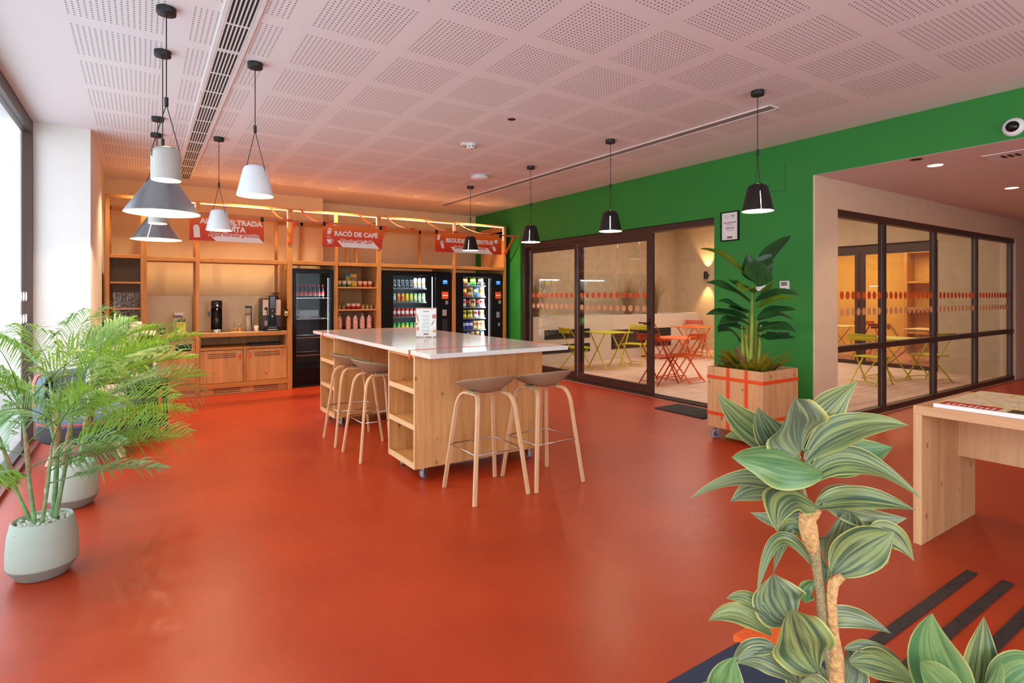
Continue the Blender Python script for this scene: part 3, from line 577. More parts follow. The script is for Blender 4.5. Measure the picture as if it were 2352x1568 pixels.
def sign(x0, x1, title, sub, label, icons, white_x, t_sz, s_sz, tx, two=None):
    z0, z1, y = 2.205, 2.545, 8.742
    t = thing('hanging_sign', label, 'sign', ((x0+x1)/2, y, z0)); W = x1-x0
    m, tt, p = (None, None, None)
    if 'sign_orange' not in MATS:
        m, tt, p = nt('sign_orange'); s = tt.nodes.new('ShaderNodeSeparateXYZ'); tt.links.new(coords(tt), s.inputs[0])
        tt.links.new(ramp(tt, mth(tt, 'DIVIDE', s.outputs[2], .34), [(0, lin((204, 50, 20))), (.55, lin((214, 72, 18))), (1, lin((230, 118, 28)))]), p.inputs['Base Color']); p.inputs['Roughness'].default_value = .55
        MATS['sign_orange'] = m
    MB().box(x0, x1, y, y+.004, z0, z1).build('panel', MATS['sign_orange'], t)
    a, b = white_x
    MB().prism([(x0+a, z0+.10), (x0+a+.085, z0), (x0+b+.11, z0), (x0+b, z0+.11)], (0, y, 0), (1, 0, 0), (0, 0, 1), -.0004*0+.0008).build('flash', PAPER, t, 'white slanted flash')
    ux, uz = (1, 0, 0), (0, 0, 1)
    mb = MB()
    def heavy(q, body, size, cx_, yy, cz_, w_, n_=8, off=.015):     # heavier strokes: the letters laid down again, nudged all round
        for k in range(n_): q.text(body, size, (cx_+w_*math.cos(2*math.pi*k/n_), yy-k*.0001, cz_+w_*math.sin(2*math.pi*k/n_)), ux, uz, off=size*off, sp=1.03)
    heavy(mb, title, t_sz, x0+tx, y-.0012, z0+.205+(.062 if two else 0), t_sz*.034, 8)
    if two: heavy(mb, two, t_sz, x0+tx-.07, y-.0012, z0+.172, t_sz*.034, 8)
    mb.build('title', PAPER, t, kind='stuff')
    cx = x0+(a+b)/2+.02
    mb = MB(); heavy(mb, sub, s_sz, cx, y-.0014, z0+.095, s_sz*.085, 10); mb.build('subtitle_outline', PAPER, t, kind='stuff')
    mb = MB(); heavy(mb, sub, s_sz, cx, y-.0042, z0+.095, s_sz*.012, 4, .01); mb.build('subtitle', plain('orange_ink', rgb(206, 76, 26), .6), t, kind='stuff')
    for xx in (x0+.025, x1-.025): MB().box(xx-.018, xx+.018, y-.012, y+.016, z1-.03, z1+.035).build('clamp', BLACK, t)
    for ic, ix, iz, k in icons:
        mb = MB(); o3 = (x0+ix, y-.0018, z0+iz)
        def pr(poly, rot=0, mi=0, d=0):
            c, s = math.cos(R(rot)), math.sin(R(rot)); mb.prism([((px*c-py*s)*k, (px*s+py*c)*k) for px, py in poly], (o3[0], o3[1]-d, o3[2]), (1, 0, 0), (0, 0, 1), .001, mi)
        def cir(cx_, cz_, r, mi=0, d=0, n=16, sq=1): mb.prism([((cx_+r*math.cos(2*math.pi*i/n))*k, (cz_+r*sq*math.sin(2*math.pi*i/n))*k) for i in range(n)], (o3[0], o3[1]-d, o3[2]), (1, 0, 0), (0, 0, 1), .001, mi)
        if ic == 'bottle': pr([(-.5, -1.2), (.5, -1.2), (.5, .7), (.25, 1.1), (-.25, 1.1), (-.5, .7)], 4)
        elif ic == 'cup_to_go': pr([(-.42, -.9), (.42, -.9), (.55, .55), (.4, .9), (-.4, .9), (-.55, .55)], -16); pr([(-.5, .25), (.5, .25), (.5, .42), (-.5, .42)], -16, 1, .001); pr([(-.4, -.75), (.4, -.75), (.4, -.6), (-.4, -.6)], -16, 1, .001)
        elif ic == 'hot_cup':
            pr([(-.65, .2), (.55, .3), (.35, -.5), (-.3, -.5)]); pr([(-.5, -.85), (.8, -.6), (.8, -.48), (-.5, -.72)]); mb.tube([(o3[0]+(.55+.28*math.cos(R(q)))*k, o3[1], o3[2]+(.05+.25*math.sin(R(q)))*k) for q in range(-100, 101, 25)], .07*k, 6)
            for q in (-.4, -.1, .2): pr([(q, .45), (q+.08, .45), (q-.02, 1.0), (q-.1, 1.0)])
        elif ic == 'can': pr([(-.38, -.8), (.38, -.8), (.38, .8), (-.38, .8)], -14); 
        elif ic == 'popcorn': pr([(-.25, -.9), (.3, -.85), (.45, .5), (-.5, .5)], 8); cir(-.3, .65, .28); cir(.05, .8, .3); cir(.3, .6, .25)
        elif ic == 'cookie':
            cir(0, 0, .6)
            for q in ((.2, .2), (-.25, .1), (0, -.3), (.3, -.15)): cir(q[0], q[1], .09, 1, .001, 8)
        elif ic == 'wrap': pr([(-.4, -.6), (.4, -.6), (.4, .5), (-.4, .5)], 30); pr([(-.1, .7), (.25, .5), (.4, .9)], 30); pr([(-.5, .5), (-.2, .65), (-.45, .95)], 30)
        mb.build('icon', [PAPER, plain('orange_ink', rgb(206, 76, 26), .6)], t, kind='stuff')
    return t
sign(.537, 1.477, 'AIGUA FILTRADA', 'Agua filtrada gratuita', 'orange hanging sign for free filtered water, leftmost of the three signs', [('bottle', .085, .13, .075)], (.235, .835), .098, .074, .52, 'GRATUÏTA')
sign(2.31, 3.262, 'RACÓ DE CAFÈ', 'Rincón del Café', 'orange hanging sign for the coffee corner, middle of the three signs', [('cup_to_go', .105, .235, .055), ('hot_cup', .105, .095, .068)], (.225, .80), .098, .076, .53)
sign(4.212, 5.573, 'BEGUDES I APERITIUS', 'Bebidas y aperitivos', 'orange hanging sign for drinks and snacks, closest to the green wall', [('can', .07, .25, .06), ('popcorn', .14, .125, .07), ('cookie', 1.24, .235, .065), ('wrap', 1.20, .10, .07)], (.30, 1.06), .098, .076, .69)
# ------------------------------------------------------------------ fridge and vending machines
COOL = emis('cool_led_strip', (.80, .93, 1, 1), 5)
def cabinet_shell(t, x0, x1, y0, y1, z1, wx0, wx1, wz0, wz1, panel=True):
    MB().box(x0, x1, y1-.03, y1, .03, z1).box(x0, x0+.03, y0+.05, y1-.03, .03, z1).box(x1-.03, x1, y0+.05, y1-.03, .03, z1).box(x0+.03, x1-.03, y0+.05, y1-.03, z1-.05, z1).box(x0+.03, x1-.03, y0+.05, y1-.03, .03, wz0-.02).build('body', BLACK, t, bevel=.003)
    MB().box(x0+.04, x1-.04, y1-.045, y1-.031, wz0, z1-.06).build('back_lining', plain('dark_grey_lining', rgb(26, 32, 36), .5), t)
    d = MB().box(x0, wx0, y0, y0+.05, .08, z1-.02).box(wx1, x1, y0, y0+.05, .08, z1-.02).box(wx0, wx1, y0, y0+.05, wz1, z1-.02).box(wx0, wx1, y0, y0+.05, .08, wz0).build('door', BLACK, t, bevel=.006)
    MB().box(wx0, wx1, y0+.01, y0+.016, wz0, wz1).build('glass_pane', CGLASS, d)
    MB().box(x0+.03, x1-.03, y0+.08, y1-.05, 0, .03).build('base', MATTE, t); return d
def wire_shelf(t, x0, x1, y0, y1, z):
    mb = MB(); n = int((x1-x0)/.028)
    for i in range(n+1): x = x0+(x1-x0)*i/n; mb.bar((x, y0, z-.004), (x, y1, z-.004), .003, .003)
    mb.bar((x0, y0, z-.004), (x1, y0, z-.004), .008, .012).bar((x0, y1, z-.004), (x1, y1, z-.004), .006, .008); mb.build('wire_shelf', STEEL, t)
def spiral_shelf(t, x0, x1, y0, y1, z, n):
    MB().box(x0, x1, y0+.005, y1, z-.008, z-.002).box(x0, x1, y0-.002, y0+.006, z-.018, z+.004).build('tray', plain('grey_tray', rgb(120, 124, 128), .35, .6), t)
    for i in range(n):
        cx = x0+(x1-x0)*(i+.5)/n; MB().tube([(cx+.026*math.cos(q*.9), y0+.012-.02+q*.004, z-.0+.028+.026*math.sin(q*.9)) for q in range(0, 15)], .0018, 5).build('spiral', STEEL, t)
# fridge
t = thing('bottle_fridge', 'tall narrow black glass door fridge with bottles, left of the snack shelves', 'fridge', (2.27, 9.1, 0))
d = cabinet_shell(t, 1.955, 2.585, 9.12, 9.88, 1.865, 2.01, 2.53, .30, 1.80)
for z in (1.41, 1.08, .78, .50): wire_shelf(t, 2.0, 2.53, 9.19, 9.80, z)
mb = MB()
for k in range(46): mb.box(2.508, 2.518, 9.175, 9.185, .36+k*.030, .375+k*.030)
mb.build('light_strip', COOL, t, kind='stuff'); light('AREA', 'fridge_lamp', (2.45, 9.2, 1.2), 1.6, (.75, .88, 1), (R(90), 0, R(60)), .05, 1.2)
MB().box(2.02, 2.50, 9.70, 9.83, 1.09, 1.20).build('tray', plain('pale_tray', rgb(170, 172, 176), .5), t)
for i, ch in enumerate('PULL'): MB().text(ch, .05, (2.035, 9.1285, 1.18-i*.065), (1, 0, 0), (0, 0, 1), off=.002).build('lettering', plain('dark_grey_vinyl', rgb(24, 24, 26), .5), d)
MB().text('i', .09, (2.545, 9.119, .24), (1, 0, 0), (0, 0, 1), off=.002).build('lettering', PAPER, d)
# drinks machine
t = thing('drinks_machine', 'wide black vending machine with lit rows of drink cans', 'vending machine', (4.05, 9.1, 0))
d = cabinet_shell(t, 3.375, 4.725, 9.11, 9.93, 1.88, 3.60, 4.40, .64, 1.80)
MB().box(3.60, 3.612, 9.175, 9.18, .66, 1.78).build('seal', STEEL, t)
MB().box(4.357, 4.365, 9.16, 9.17, .66, 1.78).build('light_strip', COOL, t); light('AREA', 'machine_lamp', (4.32, 9.17, 1.2), 7, (.75, .92, 1), (R(90), 0, R(55)), .05, 1.1)
light('AREA', 'machine_lamp', (3.95, 9.19, 1.77), 9, (.75, .92, 1), (R(-20), 0, 0), .7, .05)
def pay_panel(d, x, y, z, kx=0):
    MB().box(x-.055, x+.035, y-.004, y, z+.27, z+.34).build('display', emis('blue_lcd', (.04, .20, .75, 1), .6), d); MB().box(x-.04, x+.02, y-.0045, y-.003, z+.31, z+.33).build('readout', emis('blue_lcd_text', (.1, .5, 1, 1), 1.2), d)
    s = MB().box(x-.075, x+.055, y-.003, y, z, z+.13).build('sticker', plain('orange_sticker', rgb(232, 92, 28), .5), d); MB().box(x-.065, x+.045, y-.004, y-.003, z+.055, z+.075).build('lettering', PAPER, s)
    MB().box(x-.01+kx, x+.045+kx, y-.012, y, z-.10, z-.03).build('coin_slot', STEEL, d); MB().box(x-.0+kx, x+.03+kx, y-.016, y, z-.15, z-.11).build('coin_button', BLACK, d)
pay_panel(d, 4.60, 9.108, 1.385)
MB().box(4.535, 4.62, 9.102, 9.108, 1.08, 1.19).build('keypad', GREYP, d); MB().box(4.53, 4.635, 9.10, 9.108, .78, 1.02).build('change_tray', plain('dark_recess', rgb(36, 36, 40), .3), d)
for z, n in ((1.575, 8), (1.33, 8), (1.075, 8), (.82, 8)): spiral_shelf(t, 3.63, 4.27, 9.22, 9.80, z, n)
# snack machine
t = thing('snack_machine', 'black vending machine full of snack bags, closest to the green wall', 'vending machine', (5.3, 9.1, 0))
d = cabinet_shell(t, 4.81, 5.83, 9.11, 9.93, 1.87, 4.97, 5.57, .50, 1.79)
MB().box(5.553, 5.56, 9.16, 9.17, .55, 1.77).build('light_strip', emis('soft_led_strip', (.8, .9, 1, 1), 1.5), t); light('AREA', 'machine_lamp', (5.50, 9.17, 1.2), 6, (.85, .93, 1), (R(90), 0, R(50)), .05, 1.1); light('AREA', 'machine_lamp', (5.25, 9.19, 1.77), 5, (.85, .92, 1), (R(-20), 0, 0), .5, .05)
pay_panel(d, 5.74, 9.108, 1.385); MB().box(5.69, 5.76, 9.10, 9.108, 1.02, 1.13).build('keypad', GREYP, d); MB().box(5.72, 5.77, 9.10, 9.108, .86, .92).build('coin_return', STEEL, d)
SNZ = (1.635, 1.425, 1.225, 1.015, .80, .60)
for z in SNZ: spiral_shelf(t, 4.98, 5.52, 9.22, 9.80, z, 5)
# cans: one can shape, copied with its colour
def canmat(nm, c, c2, metal=.3):
    if nm in MATS: return MATS[nm]
    m, t, p = nt(nm); s = t.nodes.new('ShaderNodeSeparateXYZ'); t.links.new(coords(t), s.inputs[0])
    t.links.new(ramp(t, mth(t, 'DIVIDE', s.outputs[2], .16), [(.28, c), (.30, c2), (.62, c2), (.64, c)]), p.inputs['Base Color']); t.nodes['Color Ramp'].color_ramp.interpolation = 'CONSTANT' if 'Color Ramp' in t.nodes else 'LINEAR'
    p.inputs['Metallic'].default_value = metal; p.inputs['Roughness'].default_value = .3; MATS[nm] = m; return m
def can(x, y, z, mat, label, group, h=.155, r=.031):
    key = (mat.name, h)
    if key not in CANS:
        mb = MB(); mb.lathe([(0, .002), (r*.8, 0), (r, .01), (r, h-.018), (r*.82, h-.004), (r*.82, h), (r*.76, h-.004), (0, h-.004)], n=20)
        o = mb.build('drink_can', mat); CANS[key] = o
    else: o = CANS[key].copy(); COL.objects.link(o)
    o.location = (x, y, z); tag(o, label, 'drink can', group); return o
CANS = {}
rows = [(1.575, ['black']*5+['silver', 'silver2', 'silver'], .15), (1.33, ['teal', 'orange', 'orange', 'lime', 'lime', 'pale', 'pale', 'pale'], .155), (1.075, ['red']*5+['red', 'red', 'red'], .15), (.82, ['green', 'green', 'lime2', 'lime2', 'green', 'lime2', 'green', 'green'], .15)]
CC = dict(black=((22, 22, 24), (54, 54, 60)), silver=((210, 212, 214), (226, 150, 70)), silver2=((200, 204, 208), (170, 190, 210)), teal=((110, 190, 196), (170, 220, 220)), orange=((240, 150, 40), (214, 90, 30)), lime=((170, 200, 50), (230, 190, 40)), pale=((150, 200, 140), (210, 226, 190)), red=((200, 26, 32), (240, 225, 220)), green=((60, 190, 70), (130, 220, 120)), lime2=((90, 200, 90), (240, 220, 60)))
rown = ['top', 'second', 'third', 'lowest lit']
for ri, (z, cols, h) in enumerate(rows):
    for i, c in enumerate(cols):
        can(3.67+i*.08, 9.26, z, canmat('can_'+c, lin(CC[c][0]), lin(CC[c][1])), '%s drink can in the %s row of the drinks machine, %s' % (c.rstrip('2').replace('pale', 'pale green').replace('black', 'black'), rown[ri], ordinal(i, 8)), 'cans in the drinks machine', h if c not in ('silver', 'silver2') else .19)
        # the cans queued behind the front one
# bottles in the fridge
def bottle(x, y, z, label, first=[]):
    if not first:
        t = thing('soda_bottle', label, 'bottle', (0, 0, 0), group='bottles on the top fridge shelf')
        MB().lathe([(0, 0), (.028, 0), (.030, .01), (.029, .06), (.031, .10), (.026, .13), (.013, .165), (.012, .195), (0, .195)], n=16).build('bottle_body', plain('dark_cola_glass', rgb(36, 14, 12), .12), t)
        MB().lathe([(.0305, .035), (.0312, .04), (.0312, .085), (.0305, .09)], n=16).build('bottle_label', canmat('bottle_wrap', lin((216, 210, 210)), lin((200, 40, 40)), 0), t)
        MB().lathe([(.0138, .190), (.0145, .205), (0, .206)], n=12).build('cap', plain('red_cap', rgb(206, 34, 36), .4), t); first.append(t)
    else: t = dup(first[0], (0, 0, 0), label=label)
    t.location = (x, y, z)
for i in range(7): bottle(2.05+i*.066, 9.25, 1.412, 'dark soda bottle in the front row of the fridge, '+ordinal(i, 7))
for i in range(5): bottle(2.08+i*.085, 9.40, 1.412, 'dark soda bottle in the back row of the fridge, '+ordinal(i, 5))
# snack bags
BAG = {}
def bagmesh(kind):
    mb = MB(); w, h, dp = {'bag': (.105, .155, .045), 'box': (.075, .15, .03), 'pouch': (.10, .14, .03)}[kind]; nx, nz = 9, 11
    for sgn in (-1, 1):
        vs = []
        for j in range(nz):
            for i in range(nx):
                u = i/(nx-1)*2-1; v = j/(nz-1)*2-1
                if kind == 'box': dd = dp*.5 if abs(u) < .99 and abs(v) < .99 else 0; ww = 1
                else: dd = dp*.5*max(0, (1-u**4))**.6*max(0, (1-abs(v)**5))**.6*(1+.12*math.sin(u*7+v*4)); ww = 1-.07*(1-v*v)
                vs.append((u*w/2*ww, sgn*dd, (v+1)*h/2))
        fs = []
        for j in range(nz-1):
            for i in range(nx-1): a = j*nx+i; q = (a, a+1, a+nx+1, a+nx); fs.append(q if sgn < 0 else q[::-1])
        mb.add(vs, fs, 0, kind != 'box')
    return mb
def bagmat(c1, c2):
    nm = 'foil_%d_%d_%d' % c1+'_%d' % c2[0]
    if nm in MATS: return MATS[nm]
    m, t, p = nt(nm); v = coords(t); n = N(t, 'ShaderNodeTexVoronoi', Scale=14); t.links.new(v, n.inputs['Vector'])
    s = t.nodes.new('ShaderNodeSeparateXYZ'); t.links.new(v, s.inputs[0])
    band = mth(t, 'LESS_THAN', mth(t, 'ABSOLUTE', mth(t, 'SUBTRACT', s.outputs[2], .09)), .022)
    c = mix(t, mth(t, 'LESS_THAN', n.outputs['Distance'], .26), lin(c1)+(1,), lin(c2)+(1,)); c = mix(t, band, c, lin(c2)+(1,))
    t.links.new(c, p.inputs['Base Color']); p.inputs['Roughness'].default_value = .28; p.inputs['Metallic'].default_value = .15; MATS[nm] = m; return m
def snack(kind, x, y, z, c1, c2, label, group='snacks in the snack machine', sc=1, rz=0):
    k = (kind, c1, c2)
    if k not in BAG: o = bagmesh(kind).build('snack_bag' if kind != 'box' else 'snack_box', bagmat(c1, c2)); BAG[k] = o
    else: o = BAG[k].copy(); COL.objects.link(o)
    o.location = (x, y, z); o.scale = (sc, sc, sc); o.rotation_euler = (R(-6), 0, rz); tag(o, label, 'snack', group)
BR = dict(brown=((120, 74, 30), (210, 150, 60)), green=((60, 170, 40), (220, 210, 60)), grey=((70, 66, 66), (180, 160, 120)), red=((190, 40, 34), (236, 210, 70)), yellow=((232, 196, 50), (150, 60, 30)), blue=((60, 130, 190), (230, 220, 120)), white=((230, 228, 222), (180, 60, 60)), gold=((196, 158, 66), (90, 60, 30)), black=((40, 36, 38), (180, 40, 40)), tan=((222, 190, 140), (160, 110, 60)), navy=((30, 66, 150), (210, 220, 240)), lemon=((236, 224, 40), (120, 110, 20)))
SNK = ['brown green grey', 'red gold blue tan', 'white black gold black white', 'lemon lemon white tan', 'navy navy navy tan tan tan', 'navy blue tan tan blue']
for ri, (z, row) in enumerate(zip(SNZ, SNK)):
    cs = row.split()
    for i, c in enumerate(cs):
        k = 'bag' if len(cs) < 5 and ri != 3 else ('pouch' if ri in (2, 3) else 'box')
        dx = .52/len(cs); snack(k, 4.99+dx*(i+.5), 9.24, z+.004, BR[c][0], BR[c][1], '%s snack %s in the %s row of the snack machine, %s' % (c, 'bag' if k == 'bag' else 'pack', ['top', 'second', 'third', 'fourth', 'fifth', 'lowest'][ri], ordinal(i, len(cs))), sc=1.2 if k == 'bag' else 1.1)
# things on the snack shelves
CUP = {}
def cup(x, y, z, col, col2, h, r, label, group, nm='snack_cup'):
    k = (col, h)
    if k not in CUP:
        t = thing(nm, label, 'cup', (0, 0, 0), group=group); MB().lathe([(0, 0), (r*.84, 0), (r, h-.006), (r*1.04, h-.005), (r*1.04, h)], n=22).build('cup_body', canmat('cup_%d_%d' % (col[0], col[1]), lin(col), lin(col2), 0), t)
        MB().lathe([(r*1.03, h), (0, h+.001)], n=22).build('lid', PAPER, t); CUP[k] = t
    else: t = dup(CUP[k], (0, 0, 0), label=label)
    t.location = (x, y, z); t['group'] = group
for i in range(3): cup(2.70+i*.085, 9.20, 1.588, (96, 150, 70), (226, 214, 190), .105, .038, 'green noodle cup on the upper snack shelf, '+ordinal(i, 3), 'green cups on the upper snack shelf')
for i in range(3): cup(3.05+i*.085, 9.20, 1.588, (222, 104, 54), (238, 206, 176), .10, .038, 'orange noodle cup on the upper snack shelf, '+ordinal(i, 3), 'orange cups on the upper snack shelf')
snack('box', 2.905, 9.32, 1.588, (90, 150, 190), (226, 206, 90), 'blue carton standing behind the yellow carton on the upper snack shelf', 'cartons', 1.55); snack('box', 2.955, 9.22, 1.588, (224, 180, 60), (150, 110, 90), 'yellow carton between the green and the orange cups', 'cartons', 1.5)
for i in range(2): cup(2.70+i*.075, 9.20, 1.221, (170, 150, 96), (120, 130, 60), .072, .031, 'small olive jar left of the red snack cups, '+ordinal(i, 2), 'olive jars on the middle snack shelf', 'snack_jar')
for i in range(3): cup(2.86+i*.078, 9.20+.02*(i == 0), 1.221, (196, 34, 36), (226, 206, 190), .092, .036, 'red cup on the middle snack shelf, '+ordinal(i, 3), 'red cups on the middle snack shelf')
for i in range(3): cup(3.10+i*.072, 9.20, 1.221, (200, 176, 120), (140, 120, 70), .075, .029, 'small pale jar right of the red snack cups, '+ordinal(i, 3), 'pale jars on the middle snack shelf', 'snack_jar')
PINK = specks('pink_confetti', rgb(226, 170, 150), rgb(196, 80, 70), rgb(250, 236, 220), 60, .35, .4, .4)
fl = None
for i in range(5):
    lab = 'pink speckled steel flask on the lower snack shelf, '+ordinal(i, 5)
    if not fl:
        fl = thing('water_flask', lab, 'bottle', (0, 0, 0), group='pink flasks on the lower snack shelf')
        MB().lathe([(0, 0), (.038, 0), (.040, .006), (.040, .17), (.036, .185), (.024, .20), (.024, .212), (0, .212)], n=26).build('flask_body', PINK, fl); MB().lathe([(.026, .205), (.026, .235), (0, .237)], n=18).build('cap', STEEL, fl); MB().tube([(-.02, 0, .232), (-.014, 0, .256), (.014, 0, .256), (.02, 0, .232)], .004, 6).build('handle', STEEL, fl); q = fl
    else: q = dup(fl, (0, 0, 0), label=lab)
    q.location = (2.70+i*.118+(.03 if i else 0), 9.19, .892); q.rotation_euler[2] = i*.9
# ------------------------------------------------------------------ the island
QUARTZ = specks('white_quartz', rgb(226, 218, 212), rgb(176, 164, 158), rgb(150, 142, 140), 170, .12, .27, .5)
PALE = lambda ax: wood('pale_edge', ax, (232, 196, 148), (214, 172, 122), False)
def caster(mb_parent, x, y, z1, rz=0, r=.042):
    mb = MB(); M = Matrix.Translation((x, y, 0)) @ Matrix.Rotation(rz, 4, 'Z'); mb.M = M
    mb.box(-.035, .035, -.03, .03, z1-.006, z1).cyl((0, 0, z1-.018), (0, 0, z1-.006), .024).box(-.018, .022, -.02, -.016, r-.012, z1-.018).box(-.018, .022, .016, .02, r-.012, z1-.018).box(-.018, .022, -.02, .02, z1-.022, z1-.016)
    c = mb.build('caster', STEEL, mb_parent)
    w = MB(); w.M = M @ Matrix.Translation((.018, 0, r)) @ Matrix.Rotation(R(90), 4, 'X'); w.lathe([(r*.62, -.013), (r*.92, -.013), (r, -.008), (r, .008), (r*.92, .013), (r*.62, .013)], n=28).build('tyre', plain('grey_tyre', rgb(150, 150, 158), .5), c)
    w = MB(); w.M = M @ Matrix.Translation((.018, 0, r)) @ Matrix.Rotation(R(90), 4, 'X'); w.lathe([(0, -.0135), (.010, -.0135), (.012, -.009), (r*.6, -.008), (r*.64, -.012), (r*.64, .012), (r*.6, .008), (.012, .009), (.010, .0135), (0, .0135)], n=28).build('wheel_hub', plain('dark_wheel', rgb(60, 62, 72), .45), c)
t = thing('kitchen_island', 'large wheeled island of spruce cabinets under a white speckled top, centre of the room', 'island', (2.38, 5.35, 0))
IX0, IX1 = 1.755, 2.98
MB().box(1.742, 3.035, 3.70, 7.02, .985, 1.02).build('countertop', QUARTZ, t, bevel=.003)
for (y0, y1) in ((4.0, 4.55), (6.16, 6.73)):
    c = MB().box(IX0, IX1, y0, y0+.02, .10, .985).box(IX0, IX1, y1-.02, y1, .10, .985).box(IX0+.003, IX1-.003, y0+.02, y1-.02, .10, .12).box(IX0+.003, IX1-.003, y0+.02, y1-.02, .965, .985).box(IX0+.30, IX0+.315, y0+.02, y1-.02, .12, .965).box(IX1-.315, IX1-.30, y0+.02, y1-.02, .12, .965).build('cabinet', spruce('z'), t, bevel=.001, seg=1)
    for xx in (IX0-.0015, IX1-.0005):
        MB().box(xx, xx+.002, y0, y0+.02, .10, .985).box(xx, xx+.002, y1-.02, y1, .10, .985).box(xx, xx+.002, y0+.02, y1-.02, .10, .12).build('edge_band', PALE('z'), c, 'pale board edge')
    for z in (.42, .70):
        for xa, xb, xe in ((IX0, IX0+.30, IX0), (IX1-.30, IX1, IX1-.012)):
            s_ = MB().box(xa+(.012 if xa == IX0 else 0), xb-(.012 if xa != IX0 else 0), y0+.02, y1-.02, z-.01, z+.01).build('shelf', spruce('y'), c); MB().box(xe, xe+.012, y0+.02, y1-.02, z-.018, z+.022).build('shelf_lip', PALE('y'), s_)
    for xe in (IX0, IX1-.012): MB().box(xe, xe+.012, y0+.02, y1-.02, .12, .145).build('shelf_lip', PALE('y'), c)
    for x, a in ((1.85, 40), (2.88, 80)):
        for y in (y0+.06, y1-.07): caster(t, x, y, .10, R(a+30*(y > y0+.1)))
MB().box(IX1-.4, IX1-.38, 4.55, 6.16, .40, .965).build('back_board', spruce('z'), t)
for y in (4.07, 6.58): MB().box(1.739, 3.038, y-.012, y+.012, 1.0195, 1.0218).box(1.739, 1.7425, y-.016, y+.016, .955, 1.0218).box(3.0355, 3.038, y-.016, y+.016, .955, 1.0218).build('strap', REDOR, t, 'orange strap around the top')
# menu stand
t = thing('menu_stand', 'clear stand with a white illustrated menu on the island top', 'menu stand', (2.41, 5.21, 1.02), rz=-TH+R(6))
def loc(mb, o): mb.M = world_of(o); return mb
loc(MB(), t).box(-.108, .108, -.006, -.004, .002, .305).box(-.108, .108, .004, .006, .002, .305).box(-.10, .10, -.035, .035, 0, .004).build('holder', CGLASS, t)
loc(MB(), t).box(-.105, .105, -.003, .003, .006, .302).build('card', PAPER, t)
mb = loc(MB(), t)
for a, b, c_, d_ in ((-.105, .105, .292, .302), (-.105, .105, .006, .012), (-.105, -.100, .012, .292), (.100, .105, .012, .292)): mb.box(a, b, -.0034, -.003, c_, d_)
mb.build('border', plain('salmon_ink', rgb(226, 130, 96), .6), t)
loc(MB(), t).box(-.030, -.006, -.0036, -.003, .262, .270).box(-.003, .016, -.0036, -.003, .262, .270).box(.018, .030, -.0036, -.003, .262, .270).build('heading', plain('brown_ink', rgb(130, 90, 90), .6), t, kind='stuff')
mb = loc(MB(), t)
for k in range(20):
    if k % 4: mb.box(-.03-.008*(k % 3), .03+.008*(k % 2), -.0034, -.003, .235-k*.0092, .2375-k*.0092)
mb.build('small_print', GINK, t, kind='stuff'); loc(MB(), t).box(-.025, .025, -.0036, -.003, .028, .042).build('logo', INK, t)
for i, (x, z, sx, sz, c_, rot) in enumerate(((.082, .215, .022, .024, (214, 90, 60), 0), (.085, .065, .018, .016, (214, 150, 60), 20), (.07, .15, .006, .03, (150, 96, 60), -30), (-.085, .20, .008, .045, (176, 110, 80), 12), (-.083, .09, .015, .02, (222, 140, 110), -20), (-.09, .14, .01, .014, (200, 120, 70), 0))):
    mb = loc(MB(), t); mb.prism([(sx*math.cos(q)*math.cos(R(rot))-sz*math.sin(q)*math.sin(R(rot)), sx*math.cos(q)*math.sin(R(rot))+sz*math.sin(q)*math.cos(R(rot))) for q in [2*math.pi*j/16 for j in range(16)]], (x, -.0034, z), (1, 0, 0), (0, 0, 1), .0003)
    mb.build('drawing', plain('menu_drawing_%d' % i, lin(c_)+(1,), .6, var=.3, vs=120), t)
# ------------------------------------------------------------------ bar stools
SHELL = plain('taupe_shell', rgb(150, 128, 98), .5, var=.02); BEECH = wood('pale_beech', 'z', (228, 184, 140), (206, 158, 112), False)
def make_stool(label):
    t = thing('bar_stool', label, 'stool', group='bar stools at the island')
    mb = MB(); ns, na = 9, 36; vs = [(0, 0, .738)]
    for i in range(1, ns+1):
        s = i/ns
        for j in range(na):
            a = 2*math.pi*j/na; sn = math.sin(a); h = .022+.105*((1-sn)/2)**.75
            ex = 2.3; ca, sa = math.cos(a), math.sin(a); k = (abs(ca)**ex+abs(sa)**ex)**(-1/ex)
            vs.append((.228*s*ca*k, .205*s*sa*k-.01, (.738+(h+.016)*s**1.9)))
    fs = [(0, 1+j, 1+(j+1) % na) for j in range(na)]
    for i in range(ns-1):
        for j in range(na): a = 1+i*na+j; b = 1+i*na+(j+1) % na; fs.append((a, a+na, b+na, b))
    mb.add(vs, fs, 0, True); mb.build('seat', SHELL, t, local=True, solid=.010, sub=1)
    for sx in (-1, 1):
        for sy in (-1, 1):
            top = Vector((sx*.152, sy*.150, .695)); foot = Vector((sx*.225, sy*.232, 0)); c = []
            c.append(foot); c.append(lerp(foot, top, .5)); c.append(lerp(foot, top, .9))
            e = Vector((sx*.115, sy*.06, .730)); cor = Vector((sx*.140, sy*.138, .737)); p0 = lerp(foot, top, .9)
            for k in range(1, 8): u = k/7; c.append(p0*(1-u)**2+cor*2*u*(1-u)+e*u*u)
            c.append(Vector((sx*.115, 0, .730)))
            mb = MB(); sd = [Vector((1, 0, 0))]*len(c); mb.ribbon(c, sd, .030, .018); mb.build('leg', BEECH, t, local=True, bevel=.003)
    for sx in (-1, 1): MB().box(sx*.115-.015, sx*.115+.015, -.05, .05, .737, .752).build('mount', SHELL, t, local=True)
    z = .335; k = lambda sx, sy: (sx*.196, sy*.196, z)
    MB().tube([k(-1, -1), k(1, -1), k(1, 1), k(-1, 1)], .005, 8, closed=True).build('footrest', STEEL, t, local=True)
    return t
st = make_stool('taupe bar stool at the near end of the island, nearer the camera')
st.location = (2.125, 3.554, 0)
